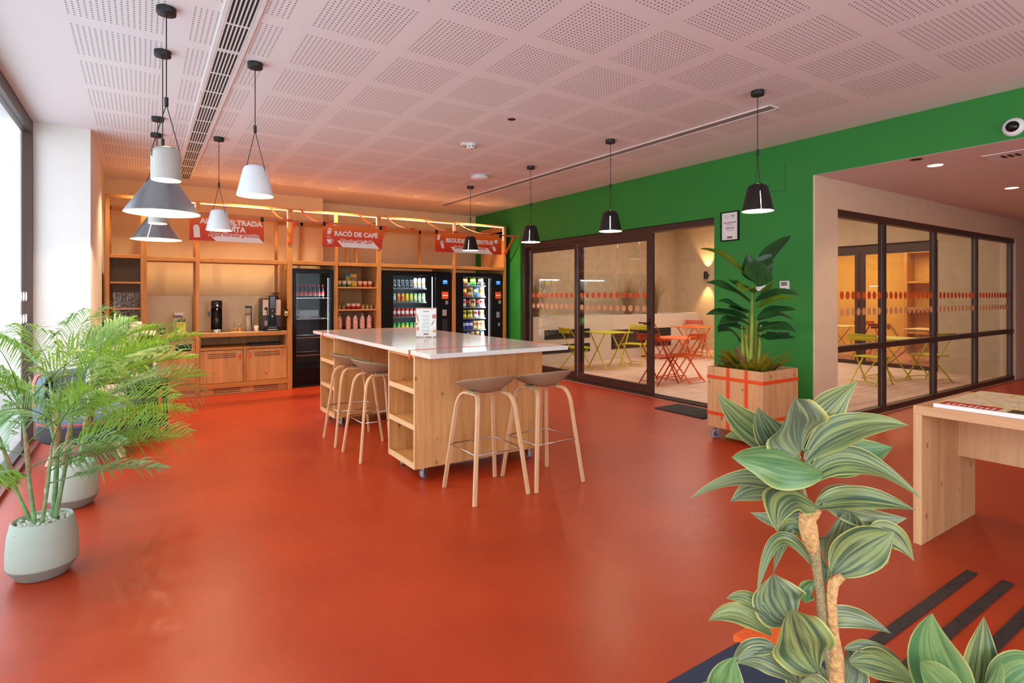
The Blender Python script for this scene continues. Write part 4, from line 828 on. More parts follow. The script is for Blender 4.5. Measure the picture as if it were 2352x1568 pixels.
dup(st, (2.635, 3.536, 0), 0, 'taupe bar stool at the near end of the island, closer to the green wall')
dup(st, (1.77, 5.56, 0), R(-92), 'taupe bar stool on the left side of the island, nearer the shelving')
dup(st, (1.79, 4.95, 0), R(-88), 'taupe bar stool on the left side of the island, nearer the camera')
# ------------------------------------------------------------------ leaves
def leafgeo(mb, a, b, ctrl, wd, nrm, cup=.25, wave=.0, tipk=1.0, seg=14, ac=6, fold=0, uvs=None):
    """a broad leaf from a to b bending through ctrl; nrm is roughly the way its face looks"""
    a, b, ctrl, nrm = Vector(a), Vector(b), Vector(ctrl), Vector(nrm); vs = []; ph = random.random()*6
    for i in range(seg+1):
        u = i/seg; p = a*(1-u)**2+ctrl*2*u*(1-u)+b*u*u; d = ((ctrl-a)*(1-u)+(b-ctrl)*u).normalized()
        sd = d.cross(nrm)
        sd = sd.normalized() if sd.length > 1e-4 else Vector((1, 0, 0)); up = sd.cross(d)
        ww = wd*.5*math.sin(math.pi/2*min(1, (u+.03)/.45))**.85*max(.012, (1-max(0, (u-.40)/.60)**2.0))*tipk
        for j in range(ac+1):
            v = j/ac*2-1; off = -cup*ww*(1-abs(v)**1.6)+ww*wave*math.sin(u*9+ph+v*2)*abs(v)
            vs.append(p+sd*ww*v*(1-fold*abs(v)*.3)+up*off); uvs.append((j/ac, u))
    fs = []; k = ac+1
    for i in range(seg):
        for j in range(ac): q = i*k+j; fs.append((q, q+1, q+k+1, q+k))
    mb.add(vs, fs, 0, True)
def build_leaf(name, mat, parent, *A, local=False, **K):
    mb = MB(); uvs = []; leafgeo(mb, *A, uvs=uvs, **K); o = mb.build(name, mat, parent, local=local)
    ul = o.data.uv_layers.new(name='uv')
    for lp in o.data.loops: ul.data[lp.index].uv = uvs[lp.vertex_index]
    return o
# ------------------------------------------------------------------ planter with banana plant
BC = Vector((5.12, 3.335, 0))
t = thing('planter_crate', 'square spruce crate on casters with orange straps, holding a banana plant', 'planter', (5.12, 3.335, 0))
x0, x1, y0, y1, z0, z1 = 4.82, 5.42, 3.03, 3.64, .12, .73
MB().box(x0, x1, y0, y0+.02, z0, z1).box(x0, x1, y1-.02, y1, z0, z1).box(x0, x0+.02, y0+.02, y1-.02, z0, z1).box(x1-.02, x1, y0+.02, y1-.02, z0, z1).box(x0+.02, x1-.02, y0+.02, y1-.02, z0, z0+.02).build('crate', wood('spruce_pale', 'z', (226, 178, 128), (204, 150, 98), True), t, bevel=.002)
MB().box(x0+.021, x1-.021, y0+.021, y1-.021, .60, .67).build('soil', plain('dark_soil', rgb(60, 42, 28), .95, bump=1, bs=80, var=.4, vs=60), t)
e = .0025
for z in (.26, .625): MB().box(x0-e, x1+e, y0-e, y0, z-.017, z+.017).box(x0-e, x1+e, y1, y1+e, z-.017, z+.017).box(x0-e, x0, y0, y1, z-.017, z+.017).box(x1, x1+e, y0, y1, z-.017, z+.017).build('strap', ORANGE, t, 'horizontal orange strap')
for y in (3.20, 3.40): MB().box(x0-2*e, x0-e, y-.017, y+.017, z0, z1).build('strap', ORANGE, t, 'vertical orange strap')
for x in (x0+.07, x1-.07):
    for y in (y0+.07, y1-.07): caster(t, x, y, .12, R(150 if y > 3.3 else 40), .045)
BAN = leafmat('banana_leaf', lin((24, 62, 30)), lin((44, 92, 44)), lin((60, 110, 50)), .35, 14, .2, .47, False); BANB = leafmat('banana_leaf_young', lin((70, 110, 30)), lin((120, 150, 40)), lin((110, 140, 50)), .4, 10, .3, .47, False)
STEMG = plain('yellow_green_stem', rgb(132, 142, 40), .5, var=.25, vs=7)
def P(zx, zy, t_): return at(1560+zx/2.8, 460+zy/2.8, t_)
for k, (bx, by, tx, ty) in enumerate(((455, 1010, 470, 540), (430, 1010, 440, 700), (480, 1015, 500, 760), (410, 1000, 400, 810), (500, 1010, 525, 800), (465, 1020, 465, 620), (445, 1015, 425, 860))):
    t0 = 5.60+(k % 3-1)*.05; a = P(bx, by, t0); a.z = .66; b = P(tx, ty, t0+.02)
    MB().tube([a, lerp(a, b, .5)+Vector((.01, 0, 0)), b], [.022, .018, .010], 10).build('stem', STEMG, t)
bl = [  # base, tip, control lift, width, depth change of the tip, facing
    (470, 520, 135, 312, -70, .18, -.15, 0), (480, 470, 722, 225, -40, .13, .1, 0), (475, 520, 445, 338, 10, .17, .05, 1), (485, 520, 592, 342, -10, .18, .02, 1), (520, 395, 503, 556, 0, .25, -.30, 1),
    (455, 560, 310, 505, 10, .14, -.1, 0), (460, 650, 172, 530, -45, .17, -.15, 0), (470, 600, 400, 590, -60, .17, -.42, 0), (505, 590, 600, 520, 20, .09, -.2, 0),
    (490, 650, 797, 625, -70, .11, -.05, 0), (495, 690, 768, 640, -50, .12, -.2, 0), (440, 720, 245, 648, -30, .12, -.15, 0), (440, 700, 320, 690, 0, .14, -.3, 0), (450, 760, 172, 735, -40, .13, -.1, 0),
    (500, 760, 755, 705, -40, .14, -.15, 0), (505, 770, 740, 775, -60, .10, .1, 0), (430, 830, 240, 826, -40, .12, -.2, 0), (455, 800, 255, 800, -50, .14, -.35, 0), (500, 840, 752, 850, -55, .18, -.25, 0),
    (510, 830, 605, 800, -30, .08, .1, 0), (400, 920, 248, 850, -75, .13, -.2, 0), (510, 870, 750, 880, 0, .12, -.2, 0)]
for i, (bx, by, tx, ty, lift, wd, dt, mode) in enumerate(bl):
    a = P(bx, by, 5.60); b = P(tx, ty, 5.60+dt); c = P((bx+tx)/2, (by+ty)/2+lift*1.6, 5.60+dt*.4)
    n_ = Vector((-.25, -.45, .85)) if not mode else Vector((-SN, -CS, .5))
    build_leaf('leaf', BANB if i in (0, 7, 8, 10) else BAN, t, a, b, c, wd*1.15, n_, cup=.22, wave=.12)
CRO = leafmat('croton_leaf', lin((176, 150, 34)), lin((104, 124, 34)), lin((190, 120, 44)), .4, 7, .3, .46)
CRR = leafmat('croton_leaf_red', lin((110, 60, 40)), lin((190, 150, 110)), lin((140, 80, 50)), .4, 9, .3, .46)
for k in range(64):
    cx, cy = 5.12+random.uniform(-.24, .24), 3.335+random.uniform(-.24, .24); a = Vector((cx*.6+5.12*.4, cy*.6+3.335*.4, .66)); dr = Vector((cx-5.12, cy-3.335, 0)); L = random.uniform(.18, .34)
    if dr.length < .05: dr = Vector((random.uniform(-1, 1), random.uniform(-1, 1), 0))
    dr.normalize(); b = a+dr*L*.8+Vector((0, 0, L*random.uniform(.35, .95))); c = lerp(a, b, .5)+Vector((0, 0, .06))
    b.z -= .02; build_leaf('croton_leaf', CRR if k % 6 == 0 else CRO, t, a, b, c, .06+.03*random.random(), (0, 0, 1), cup=.3, wave=.1, seg=8, ac=4)
# ------------------------------------------------------------------ map table
t = thing('display_table', 'pale wooden slab table at the right edge, carrying a big map', 'table', (4.18, 1.39, 0))
MB().box(3.765, 4.60, -.85, 1.418, .755, .807).build('tabletop', wood('spruce_pale_top', 'y', (224, 172, 122), (204, 148, 98), False), t, bevel=.002)
SPL = wood('spruce_pale', 'z', (226, 178, 128), (204, 150, 98), True)
MB().box(3.765, 4.60, 1.375, 1.418, 0, .755).build('side_panel', SPL, t, bevel=.002); MB().box(3.765, 4.60, -.85, -.807, 0, .755).build('side_panel', SPL, t, bevel=.002)
MB().box(4.31, 4.335, -.807, 1.375, .436, .755).build('apron', SPL, t)
t = thing('map_board', 'thick white board with a pictorial city map and red heading on the table', 'map', (4.2, .6, .807))
MB().box(3.80, 4.55, -.15, 1.33, .8075, .829).build('board', PAPER, t)
m, tt, p = nt('city_map'); v = coords(tt); vo = N(tt, 'ShaderNodeTexVoronoi', Scale=26, feature='DISTANCE_TO_EDGE'); tt.links.new(v, vo.inputs['Vector']); vc = N(tt, 'ShaderNodeTexVoronoi', Scale=5, feature='DISTANCE_TO_EDGE'); tt.links.new(v, vc.inputs['Vector']); nn = N(tt, 'ShaderNodeTexNoise', Scale=3.2, Detail=2); tt.links.new(v, nn.inputs['Vector'])
base = ramp(tt, nn.outputs[0], [(.4, lin((236, 214, 168))), (.52, lin((240, 222, 184))), (.6, lin((222, 208, 150))), (.68, lin((190, 196, 120)))])
c = mix(tt, mth(tt, 'MULTIPLY', mth(tt, 'LESS_THAN', vo.outputs['Distance'], .04), .5), base, rgb(250, 244, 226)); c = mix(tt, mth(tt, 'LESS_THAN', vc.outputs['Distance'], .02), c, rgb(236, 186, 60))
n5 = N(tt, 'ShaderNodeTexNoise', Scale=70, Detail=1); tt.links.new(v, n5.inputs['Vector']); c = mix(tt, mth(tt, 'MULTIPLY', mth(tt, 'GREATER_THAN', n5.outputs[0], .66), .6), c, rgb(120, 70, 60)); tt.links.new(c, p.inputs['Base Color']); p.inputs['Roughness'].default_value = .35
MB().box(3.803, 4.547, -.147, 1.327, .829, .8295).build('map_print', m, t)
RED = plain('map_red', rgb(200, 44, 30), .4)
MB().box(3.815, 3.94, 1.05, 1.31, .8294, .8299).build('heading', RED, t)
for i, (a, b, c_, d_, col) in enumerate(((3.82, 3.93, .84, 1.01, (46, 56, 50)), (3.82, 3.93, .64, .815, (84, 66, 44)), (3.83, 3.93, .44, .61, (206, 120, 60)), (3.82, 3.90, .2, .40, (160, 70, 40)), (4.32, 4.40, .86, .95, (70, 90, 70)), (4.18, 4.25, .28, .37, (96, 90, 70)))):
    MB().box(a, b, c_, d_, .8294, .8300).build('photo', plain('map_photo_%d' % i, lin(col)+(1,), .35, var=.6, vs=40), t)
MB().box(3.94, 3.965, .1, 1.02, .8294, .8298).build('yellow_road', plain('map_yellow', rgb(232, 184, 50), .4), t)
mb = MB()
for k in range(9): mb.box(3.83, 3.90-(k % 3)*.012, 1.07+k*.025, 1.08+k*.025, .8298, .8302)
mb.build('small_print', PAPER, t, kind='stuff')
t = thing('floor_marker', 'small white block with a green post on the floor behind the map table', 'marker', (5.62, 1.19, 0))
MB().box(5.57, 5.76, 1.02, 1.22, 0, .11).build('base', plain('cream_block', rgb(226, 214, 190), .6), t, bevel=.004); MB().box(5.62, 5.71, 1.07, 1.17, .11, .62).build('post', GREEN, t, bevel=.01)
# ------------------------------------------------------------------ left: potted palms
PALM = leafmat('palm_leaflet', lin((96, 148, 44)), lin((150, 188, 62)), lin((120, 160, 60)), .42, 2, .35, .49, False)
PALM2 = leafmat('palm_leaflet_blue', lin((98, 152, 92)), lin((160, 198, 136)), lin((130, 170, 100)), .38, 2, .35, .49, False)
POT = specks('celadon_clay', rgb(168, 178, 164), rgb(96, 100, 90), rgb(150, 158, 144), 70, .7, .16, .56)
PEB = plain('white_pebble', rgb(224, 220, 214), .6, var=.08, vs=40)
def frond(t, a, az, el, L, drop, nl=25, name='frond', mat=None):
    """an arching palm frond: rachis with two ranks of narrow drooping leaflets"""
    hz = Vector((math.cos(az), math.sin(az), 0)); mb = MB(); uvs = []; pts = []; N_ = 16; roll = R(random.uniform(-55, 55)); spr = random.uniform(-6, 12)
    for i in range(N_+1):
        u = i/N_; pts.append(a+hz*L*(u*math.cos(el)+.22*u*u*math.sin(el))+Vector((0, 0, L*(u*math.sin(el)-drop*u*u))))
    def pt(u): f = u*N_; i = min(int(f), N_-1); return lerp(pts[i], pts[i+1], f-i)
    mb2 = MB().tube(pts, [.0038*(1-.75*i/N_) for i in range(N_+1)], 6)
    vs = []; fs = []
    for k in range(nl):
        u = .24+.76*k/(nl-1); p = pt(u); d = (pt(min(1, u+.03))-pt(max(0, u-.03))).normalized(); sd0 = d.cross(Vector((0, 0, 1))).normalized(); sd0 = (sd0*math.cos(roll)+sd0.cross(d)*math.sin(roll)).normalized()
        ll = L*(.36*math.sin(math.pi*(.18+.78*(u-.24)/.76))**.8+.05)*random.uniform(.85, 1.1)
        for sgn in (-1, 1):
            ang = R(random.uniform(42, 54)*(1-.30*u)+4+spr); out = (d*math.cos(ang)+sd0*sgn*math.sin(ang)+Vector((0, 0, random.uniform(.05, .3)))).normalized()
            e = p+out*ll+Vector((0, 0, -ll*random.uniform(.10, .50))); m_ = p+out*ll*.55+Vector((0, 0, .03*ll)); wv = out.cross(Vector((0, 0, 1))).normalized()*sgn
            wv = (wv+Vector((0, 0, .5))).normalized(); wid = .0040*(1+.4*random.random()); n0 = len(vs)
            for q, (c_, ww) in enumerate(((p, .3), (lerp(p, m_, .5), .9), (m_, 1), (lerp(m_, e, .55), .75), (e, .05))):
                vs += [c_-wv*wid*ww, c_+wv*wid*ww]; uvs += [(0, q/4), (1, q/4)]
            for q in range(4): fs.append((n0+2*q, n0+2*q+1, n0+2*q+3, n0+2*q+2))
    mb.add(vs, fs, 0, True); nu = len(vs); mb.add(mb2.v, mb2.f, 0, True); uvs += [(.5, .5)]*len(mb2.v)
    o = mb.build(name, mat or PALM, t); ul = o.data.uv_layers.new(name='uv')
    for lp in o.data.loops: ul.data[lp.index].uv = uvs[lp.vertex_index]
    return o
def pot(t, x, y, r=.15, h=.295):
    MB().lathe([(0, 0), (r*.66, 0), (r*.74, .008), (r*.985, h*.22), (r*1.0, h*.26), (r*1.0, h*.45), (r*.96, h*.75), (r*.86, h*.985), (r*.83, h), (r*.79, h*.985), (r*.80, h*.9), (0, h*.9)], (x, y, 0), 56).build('pot', POT, t)
    MB().lathe([(r*.74, .008), (r*.985, h*.22), (r*.99, h*.225)], (x, y, 0), 56).build('pot_foot', plain('raw_grey_clay', rgb(138, 140, 128), .8, bump=.3, bs=120), t, 'rough grey lower band').scale = (1.004, 1.004, 1)
    mb = MB(); 
    for k in range(170):
        a = random.random()*6.283; q = r*.77*math.sqrt(random.random()); px, py, pz = x+q*math.cos(a), y+q*math.sin(a), h*.9+.004+random.random()*.010; s = random.uniform(.006, .011)
        mb.M = Matrix.Translation((px, py, pz)) @ Matrix.Rotation(random.random()*3, 4, 'Z') @ Matrix.Diagonal((s*1.4, s, s*.7, 1))
        v = [(math.cos(R(b))*math.cos(R(c)), math.sin(R(b))*math.cos(R(c)), math.sin(R(c))) for c in (-50, 0, 50) for b in range(0, 360, 60)]+[(0, 0, 1), (0, 0, -1)]
        f = [(i*6+j, i*6+(j+1) % 6, i*6+6+(j+1) % 6, i*6+6+j) for i in range(2) for j in range(6)]+[(12+j, 12+(j+1) % 6, 18) for j in range(6)]+[((j+1) % 6, j, 19) for j in range(6)]
        mb.add(v, f, 0, True)
    mb.build('pebbles', PEB, t, kind='stuff')
STG = plain('palm_cane', rgb(118, 150, 96), .5, var=.3, vs=25); STB = plain('palm_sheath', rgb(158, 126, 88), .8, var=.35, vs=50)
def palm(x, y, label, seed, fr, canes):
    random.seed(seed); t = thing('potted_palm', label, 'potted plant', (x, y, 0)); pot(t, x, y); z0 = .27
    tops = []
    for (dx, dy, lx, ly, zt, thick) in canes:
        b = Vector((x+dx, y+dy, z0)); e = Vector((x+dx+lx, y+dy+ly, zt)); m_ = lerp(b, e, .5)+Vector((lx*.1, ly*.1, 0))
        MB().tube([b, lerp(b, m_, .5), m_, lerp(m_, e, .5), e], [thick*1.25, thick, thick*.9, thick*.8, thick*.6], 10).build('cane', STG, t); tops.append((b, e))
        k = lerp(b, e, .62); MB().tube([lerp(b, e, .45), k, lerp(b, e, .8)], [thick*1.05, thick*1.25, thick*.85], 8).build('sheath', STB, t, 'brown dry sheath')
    for i, (ci, f, az, el, L, drop) in enumerate(fr):
        b, e = tops[ci]; a = lerp(b, e, f); frond(t, a, R(az), R(el), L, drop, mat=PALM2 if i % 3 == 1 else PALM)
    return t
# azimuth 0 = towards the green wall, 90 = towards the shelving, -90 = towards the camera end
A1 = [(0, 1, 20, 60, .62, .30), (0, .85, 120, 62, .6, .32), (0, .7, -40, 45, .58, .30), (0, .95, 200, 66, .58, .3), (1, 1, 70, 68, .62, .28), (1, .9, -20, 52, .64, .34), (1, .8, 160, 48, .55, .3), (1, .7, 250, 40, .5, .28), (2, 1, 0, 40, .60, .34), (2, .9, -70, 60, .55, .3), (2, .8, 40, 35, .58, .26),
      (3, 1, 180, 55, .5, .32), (3, .85, 220, 40, .48, .28), (3, .7, 110, 40, .45, .3), (4, 1, 300, 60, .52, .3), (4, .8, 350, 30, .5, .22), (4, .65, 30, 24, .52, .2), (1, .55, 10, 26, .46, .22), (3, .55, 260, 30, .42, .25), (0, .5, 330, 25, .45, .2), (2, .6, 90, 50, .5, .3), (0, 1, 255, 72, .55, .26), (2, 1, 30, 75, .55, .25), (2, .45, -8, 22, .56, .22), (1, .42, 22, 12, .60, .20), (4, .5, -25, 18, .52, .2), (0, .42, 180, 30, .42, .25), (3, .5, 205, 20, .42, .2), (0, .6, 150, 20, .4, .2), (3, 1, 240, 75, .5, .25), (1, .9, 130, 75, .55, .25)]
C1 = [(-.03, -.02, -.05, .02, .86, .009), (.04, .03, .02, .05, .95, .012), (.05, -.01, .08, .0, .90, .010), (-.05, .02, -.12, -.02, .74, .008), (.0, -.04, .05, -.08, .70, .008)]
palm(-.43, 3.77, 'potted areca palm in a pale green round pot with white pebbles, nearest the camera', 3, A1, C1)
A2 = [(0, 1, 10, 55, .66, .32), (0, .9, 60, 62, .62, .3), (0, .75, -30, 50, .62, .3), (1, 1, 0, 45, .72, .32), (1, .9, 30, 40, .72, .30), (1, .8, -60, 50, .6, .3), (1, .7, -10, 28, .70, .24), (2, 1, 150, 60, .6, .3), (2, .8, 90, 55, .6, .3), (3, 1, -20, 62, .62, .34), (3, .85, 15, 25, .68, .22), (3, .7, -45, 22, .66, .2), (4, 1, 200, 55, .5, .3), (4, .8, -80, 45, .55, .3), (0, .6, 5, 15, .6, .18), (1, .55, -30, 12, .62, .16), (3, 1, 45, 68, .6, .28), (2, .6, 40, 35, .6, .25), (1, 1, 80, 78, .58, .2), (3, .9, 5, 5, .66, .14), (0, 1, -5, 70, .6, .3), (1, .9, 15, 52, .72, .3)]
C2 = [(-.02, .0, .02, .02, .88, .012), (.04, .02, .10, .03, .86, .013), (-.05, .02, -.08, .05, .85, .011), (.03, -.04, .08, -.06, .78, .011), (-.03, -.04, -.10, -.08, .7, .010)]
palm(-.40, 4.89, 'potted areca palm in a pale green round pot, behind the nearer palm', 11, A2, C2)
random.seed(21)
# ------------------------------------------------------------------ left: seating, side table, water pedestal
t = thing('side_table', 'black round side table with wire frame, right of the seat under the palms', 'side table', (.04, 6.88, 0))
MB().lathe([(0, .55), (.195, .55), (.205, .555), (.205, .575), (.197, .575), (.197, .558), (0, .558)], (.04, 6.88, 0), 40).build('tray', MATTE, t)
MB().lathe([(0, .10), (.175, .10), (.18, .11), (.18, .50), (.176, .50), (.176, .105)], (.04, 6.88, 0), 36).build('basket', BLACK, t)
for a in (20, 110, 200, 290):
    cx, cy = .04+.19*math.cos(R(a)), 6.88+.19*math.sin(R(a)); MB().bar((cx, cy, 0), (cx, cy, .555), .016, .016).build('leg', MATTE, t)
mb = MB()
for z in (.09,): mb.bar((.04+.19*math.cos(R(20)), 6.88+.19*math.sin(R(20)), z), (.04+.19*math.cos(R(200)), 6.88+.19*math.sin(R(200)), z), .012, .012); mb.bar((.04+.19*math.cos(R(110)), 6.88+.19*math.sin(R(110)), z-.001), (.04+.19*math.cos(R(290)), 6.88+.19*math.sin(R(290)), z-.001), .012, .012)
mb.build('cross_bar', MATTE, t)
MB().box(.135, .165, 6.63, 6.66, .2, .50).build('band', REDOR, t, 'orange band')
BLUEF = plain('slate_blue_wool', rgb(104, 118, 142), .95, bump=.4, bs=500, var=.15, vs=150); DGREY = plain('charcoal_wool', rgb(58, 52, 54), .95, bump=.4, bs=500, var=.15)
t = thing('lounge_seat', 'low round slate blue lounge seat with orange seams and wooden legs by the window', 'armchair', (-.42, 6.30, 0))
def sq(x, y, r, z0, z1, rd, mi, mb):
    prof = [(0, z0)]+[(r-rd+rd*math.cos(R(a)), z0+rd+rd*math.sin(R(a))) for a in range(-90, 1, 18)]+[(r-rd+rd*math.cos(R(a)), z1-rd+rd*math.sin(R(a))) for a in range(0, 91, 18)]+[(0, z1)]
    return mb.lathe(prof, (x, y, 0), 44, mi)
sq(-.40, 6.34, .37, .17, .33, .06, 0, MB()).build('base', DGREY, t, 'charcoal underside'); sq(-.40, 6.34, .36, .30, .43, .05, 0, MB()).build('seat', BLUEF, t, 'slate blue cushion')
mb = MB(); A = [R(a) for a in range(95, 226, 5)]
mb.lathe([(.27, .38), (.26, .70), (.285, .755), (.32, .765), (.355, .75), (.375, .70), (.37, .38)], (-.42, 6.34, 0), ang=A); mb.build('backrest', BLUEF, t)
MB().lathe([(.376, .50), (.380, .70), (.36, .757), (.32, .771), (.285, .76), (.262, .72)], (-.42, 6.34, 0), ang=[R(a) for a in range(196, 209, 3)]).build('back_patch', ORANGE, t, 'orange patch')
MB().tube([(-.40+.362*math.cos(R(a)), 6.34+.362*math.sin(R(a)), .345) for a in range(0, 360, 8)], .007, 6, closed=True).build('piping', REDOR, t, 'orange piping')
for a in (-45, 45, 135, 225): MB().bar((-.40+.27*math.cos(R(a)), 6.34+.27*math.sin(R(a)), .19), (-.40+.37*math.cos(R(a)), 6.34+.37*math.sin(R(a)), 0), .055, .022, (math.cos(R(a)), math.sin(R(a)), 0)).build('leg', BEECH, t, bevel=.004)
t = thing('dispenser_pedestal', 'pale box pedestal with open niches, holding the water dispenser by the pillar', 'cabinet', (-.12, 7.38, 0)); CREAM = plain('cream_laminate', rgb(232, 204, 172), .5, var=.02)
X0, X1, Y0, Y1 = -.40, .13, 7.16, 7.56
mb = MB().box(X0, X1, Y1-.02, Y1, 0, 1.05).box(X0, X0+.03, Y0, Y1-.02, 0, 1.05).box(X1-.03, X1, Y0, Y1-.02, 0, 1.05)
for z in (.01, .30, .58, .80, 1.02): mb.box(X0+.03, X1-.03, Y0, Y1-.02, z, z+.03)
mb.box(X0, X1-.16, Y0-.006, Y0+.0, .62, 1.05).box(X0, X1-.05, Y0-.006, Y0, .1, .52); mb.build('body', CREAM, t, bevel=.006)
t = thing('water_dispenser', 'clear textured acrylic water dispenser with black tap on the pale pedestal', 'water dispenser', (-.12, 7.36, 1.05))
ACR = glass('wavy_acrylic', (.93, .90, .88), 1, 1.5, .06); nt_ = ACR.node_tree; nz = N(nt_, 'ShaderNodeTexNoise', Scale=38, Detail=1); bp = N(nt_, 'ShaderNodeBump', Strength=1, Distance=.02); nt_.links.new(coords(nt_), nz.inputs['Vector']); nt_.links.new(nz.outputs[0], bp.inputs['Height'])
for n_ in nt_.nodes:
    if n_.type in ('BSDF_GLOSSY', 'FRESNEL'): nt_.links.new(bp.outputs[0], n_.inputs['Normal'])
mb = MB(); vs = []
for z, r_ in ((1.16, .115), (1.18, .125), (1.40, .135), (1.47, .135), (1.485, .125), (1.486, .0)):
    for j in range(32):
        a = 2*math.pi*j/32; k = (abs(math.cos(a))**5+abs(math.sin(a))**5)**(-.2)+.012*math.sin(z*130+j); vs.append((-.12+r_*k*math.cos(a), 7.36+r_*k*math.sin(a), z))
mb.add(vs, [(i*32+j, i*32+(j+1) % 32, i*32+32+(j+1) % 32, i*32+32+j) for i in range(5) for j in range(32)], 0, True); mb.build('jug', ACR, t)
MB().box(-.24, 0, 7.25, 7.47, 1.051, 1.16).build('base', CREAM, t, bevel=.008); MB().cyl((-.12, 7.25, 1.12), (-.12, 7.21, 1.12), .012).box(-.128, -.112, 7.20, 7.225, 1.09, 1.15).build('tap', BLACK, t, 'black tap')
# ------------------------------------------------------------------ on the counter
t = thing('pay_stand', 'small black stand with a white round emblem on the left worktop', 'stand', (.26, 9.2, WT)); MB().box(.20, .27, 9.20, 9.25, WT+.001, WT+.09).build('body', BLACK, t, bevel=.004)
mb = MB(); mb.tube([(.235+.022*math.cos(R(a)), 9.198, WT+.048+.022*math.sin(R(a))) for a in range(0, 360, 20)], .0025, 5, closed=True); mb.box(.219, .251, 9.197, 9.1995, WT+.046, WT+.050).box(.233, .237, 9.197, 9.1995, WT+.032, WT+.064); mb.build('emblem', PAPER, t)
t = thing('brochure_holder', 'clear tiered brochure holder on the left worktop', 'brochure holder', (.45, 9.3, WT))
MB().box(.38, .385, 9.20, 9.40, WT+.001, WT+.22).box(.515, .52, 9.20, 9.40, WT+.001, WT+.22).box(.385, .515, 9.20, 9.40, WT+.001, WT+.006).box(.385, .515, 9.395, 9.40, WT+.006, WT+.30).box(.385, .515, 9.20, 9.204, WT+.006, WT+.08).build('rack', CGLASS, t)
def flyer(x, y, z, w_, h_, c1, c2, label, tx=None, tilt=12):
    t = thing('flyer', label, 'leaflet', (x, y, z)); a = R(tilt); ux = Vector((1, 0, 0)); uz = Vector((0, math.sin(a), math.cos(a)))
    nm = 'flyer_%d_%d' % (c1[0], c2[0]); MB().prism([(-w_/2, 0), (w_/2, 0), (w_/2, h_), (-w_/2, h_)], (x, y, z), ux, uz, -.004).build('leaf_sheet', plain(nm, lin(c1)+(1,), .4), t)
    o = Vector((x, y, z)); MB().prism([(-w_/2, h_*.8), (w_/2, h_*.8), (w_/2, h_), (-w_/2, h_)], o+Vector((0, -.0045, 0)), ux, uz, .0004).build('header', plain(nm+'h', lin(c2)+(1,), .4), t)
    if tx:
        mb = MB()
        for i, ws in enumerate(tx):
            x_ = -sum(ws)/2
            for w2 in ws: mb.prism([(x_, h_*(.62-.12*i)), (x_+w2*.85, h_*(.62-.12*i)), (x_+w2*.85, h_*(.69-.12*i)), (x_, h_*(.69-.12*i))], o+Vector((0, -.0045, 0)), ux, uz, .0005); x_ += w2
        mb.build('lettering', plain('ochre_flyer_ink', rgb(176, 140, 20), .5), t, kind='stuff')
flyer(.465, 9.215, WT+.008, .105, .20, (236, 214, 30), (50, 50, 40), 'yellow flyer with black header in front of the brochure holder', ((.02, .03, .022), (.03, .018, .026)), 6)
flyer(.42, 9.285, WT+.06, .10, .21, (196, 176, 150), (90, 70, 60), 'beige photo leaflet in the middle tier of the brochure holder'); flyer(.44, 9.345, WT+.10, .10, .20, (176, 60, 56), (232, 226, 218), 'red and white leaflet in the top tier of the brochure holder')
t = thing('water_tap', 'tall black filtered water dispenser on the coffee counter', 'water dispenser', (.92, 9.32, WT))
BK = plain('satin_black_column', rgb(34, 33, 34), .3)
MB().lathe([(0, WT+.36), (.060, WT+.36), (.072, WT+.375), (.075, WT+.45), (.070, WT+.468), (.04, WT+.475), (0, WT+.476)], (.925, 9.32, 0), 32).lathe([(0, WT+.36), (.075, WT+.36), (.075, WT+.045), (0, WT+.045)], (.925, 9.35, 0), ang=[R(a) for a in range(-20, 201, 10)]).build('column', BK, t)
MB().lathe([(.076, WT+.002), (.078, WT+.01), (.076, WT+.045), (0, WT+.045)], (.925, 9.32, 0), 32).build('drip_tray', STEEL, t); MB().cyl((.925, 9.29, WT+.33), (.925, 9.29, WT+.365), .014).build('spout', STEEL, t); MB().box(.815, .852, 9.31, 9.36, WT+.24, WT+.31).build('side_switch', BK, t)
MB().cyl((.925, 9.246, WT+.40), (.925, 9.242, WT+.40), .012).build('button', STEEL, t)
t = thing('serving_tray', 'small round wooden tray with jars on the coffee counter', 'tray', (1.2, 9.28, WT)); MB().lathe([(0, WT+.001), (.085, WT+.001), (.09, WT+.014), (.085, WT+.014), (.08, WT+.006), (0, WT+.006)], (1.19, 9.28, 0), 32).build('dish', PALE('x'), t)
JAR = glass('jar_glass', (.9, .88, .82), 1, 1.5)
for x, c, lab in ((1.165, (190, 130, 60), 'glass spice jar with steel lid on the small tray, left one'), (1.225, (206, 140, 70), 'glass sugar jar with steel lid on the small tray, right one')):
    t = thing('glass_jar', lab, 'jar', (x, 9.26, WT+.007)); MB().lathe([(0, WT+.008), (.026, WT+.008), (.028, WT+.02), (.028, WT+.085), (.020, WT+.10), (.018, WT+.105)], (x, 9.26, 0), 24).build('glass_body', JAR, t)
    MB().lathe([(0, WT+.010), (.024, WT+.010), (.025, WT+.065), (0, WT+.067)], (x, 9.26, 0), 20).build('filling', plain('jar_fill_%d' % c[0], lin(c)+(1,), .8, bump=.5), t); MB().lathe([(.020, WT+.103), (.021, WT+.12), (0, WT+.122)], (x, 9.26, 0), 20).build('lid', STEEL, t); MB().tube([(x, 9.26, WT+.12), (x-.01, 9.25, WT+.15), (x-.016, 9.25, WT+.17)], .003, 6).build('spoon_handle', STEEL, t)
t = thing('cutlery_stand', 'black forks on a rack over a white ceramic holder on the coffee counter', 'cutlery holder', (1.37, 9.4, WT)); MB().lathe([(0, WT+.001), (.045, WT+.001), (.045, WT+.24), (.040, WT+.24), (.040, WT+.01), (0, WT+.01)], (1.37, 9.42, 0), 28).build('holder', plain('ivory_ceramic', rgb(214, 196, 170), .4), t)
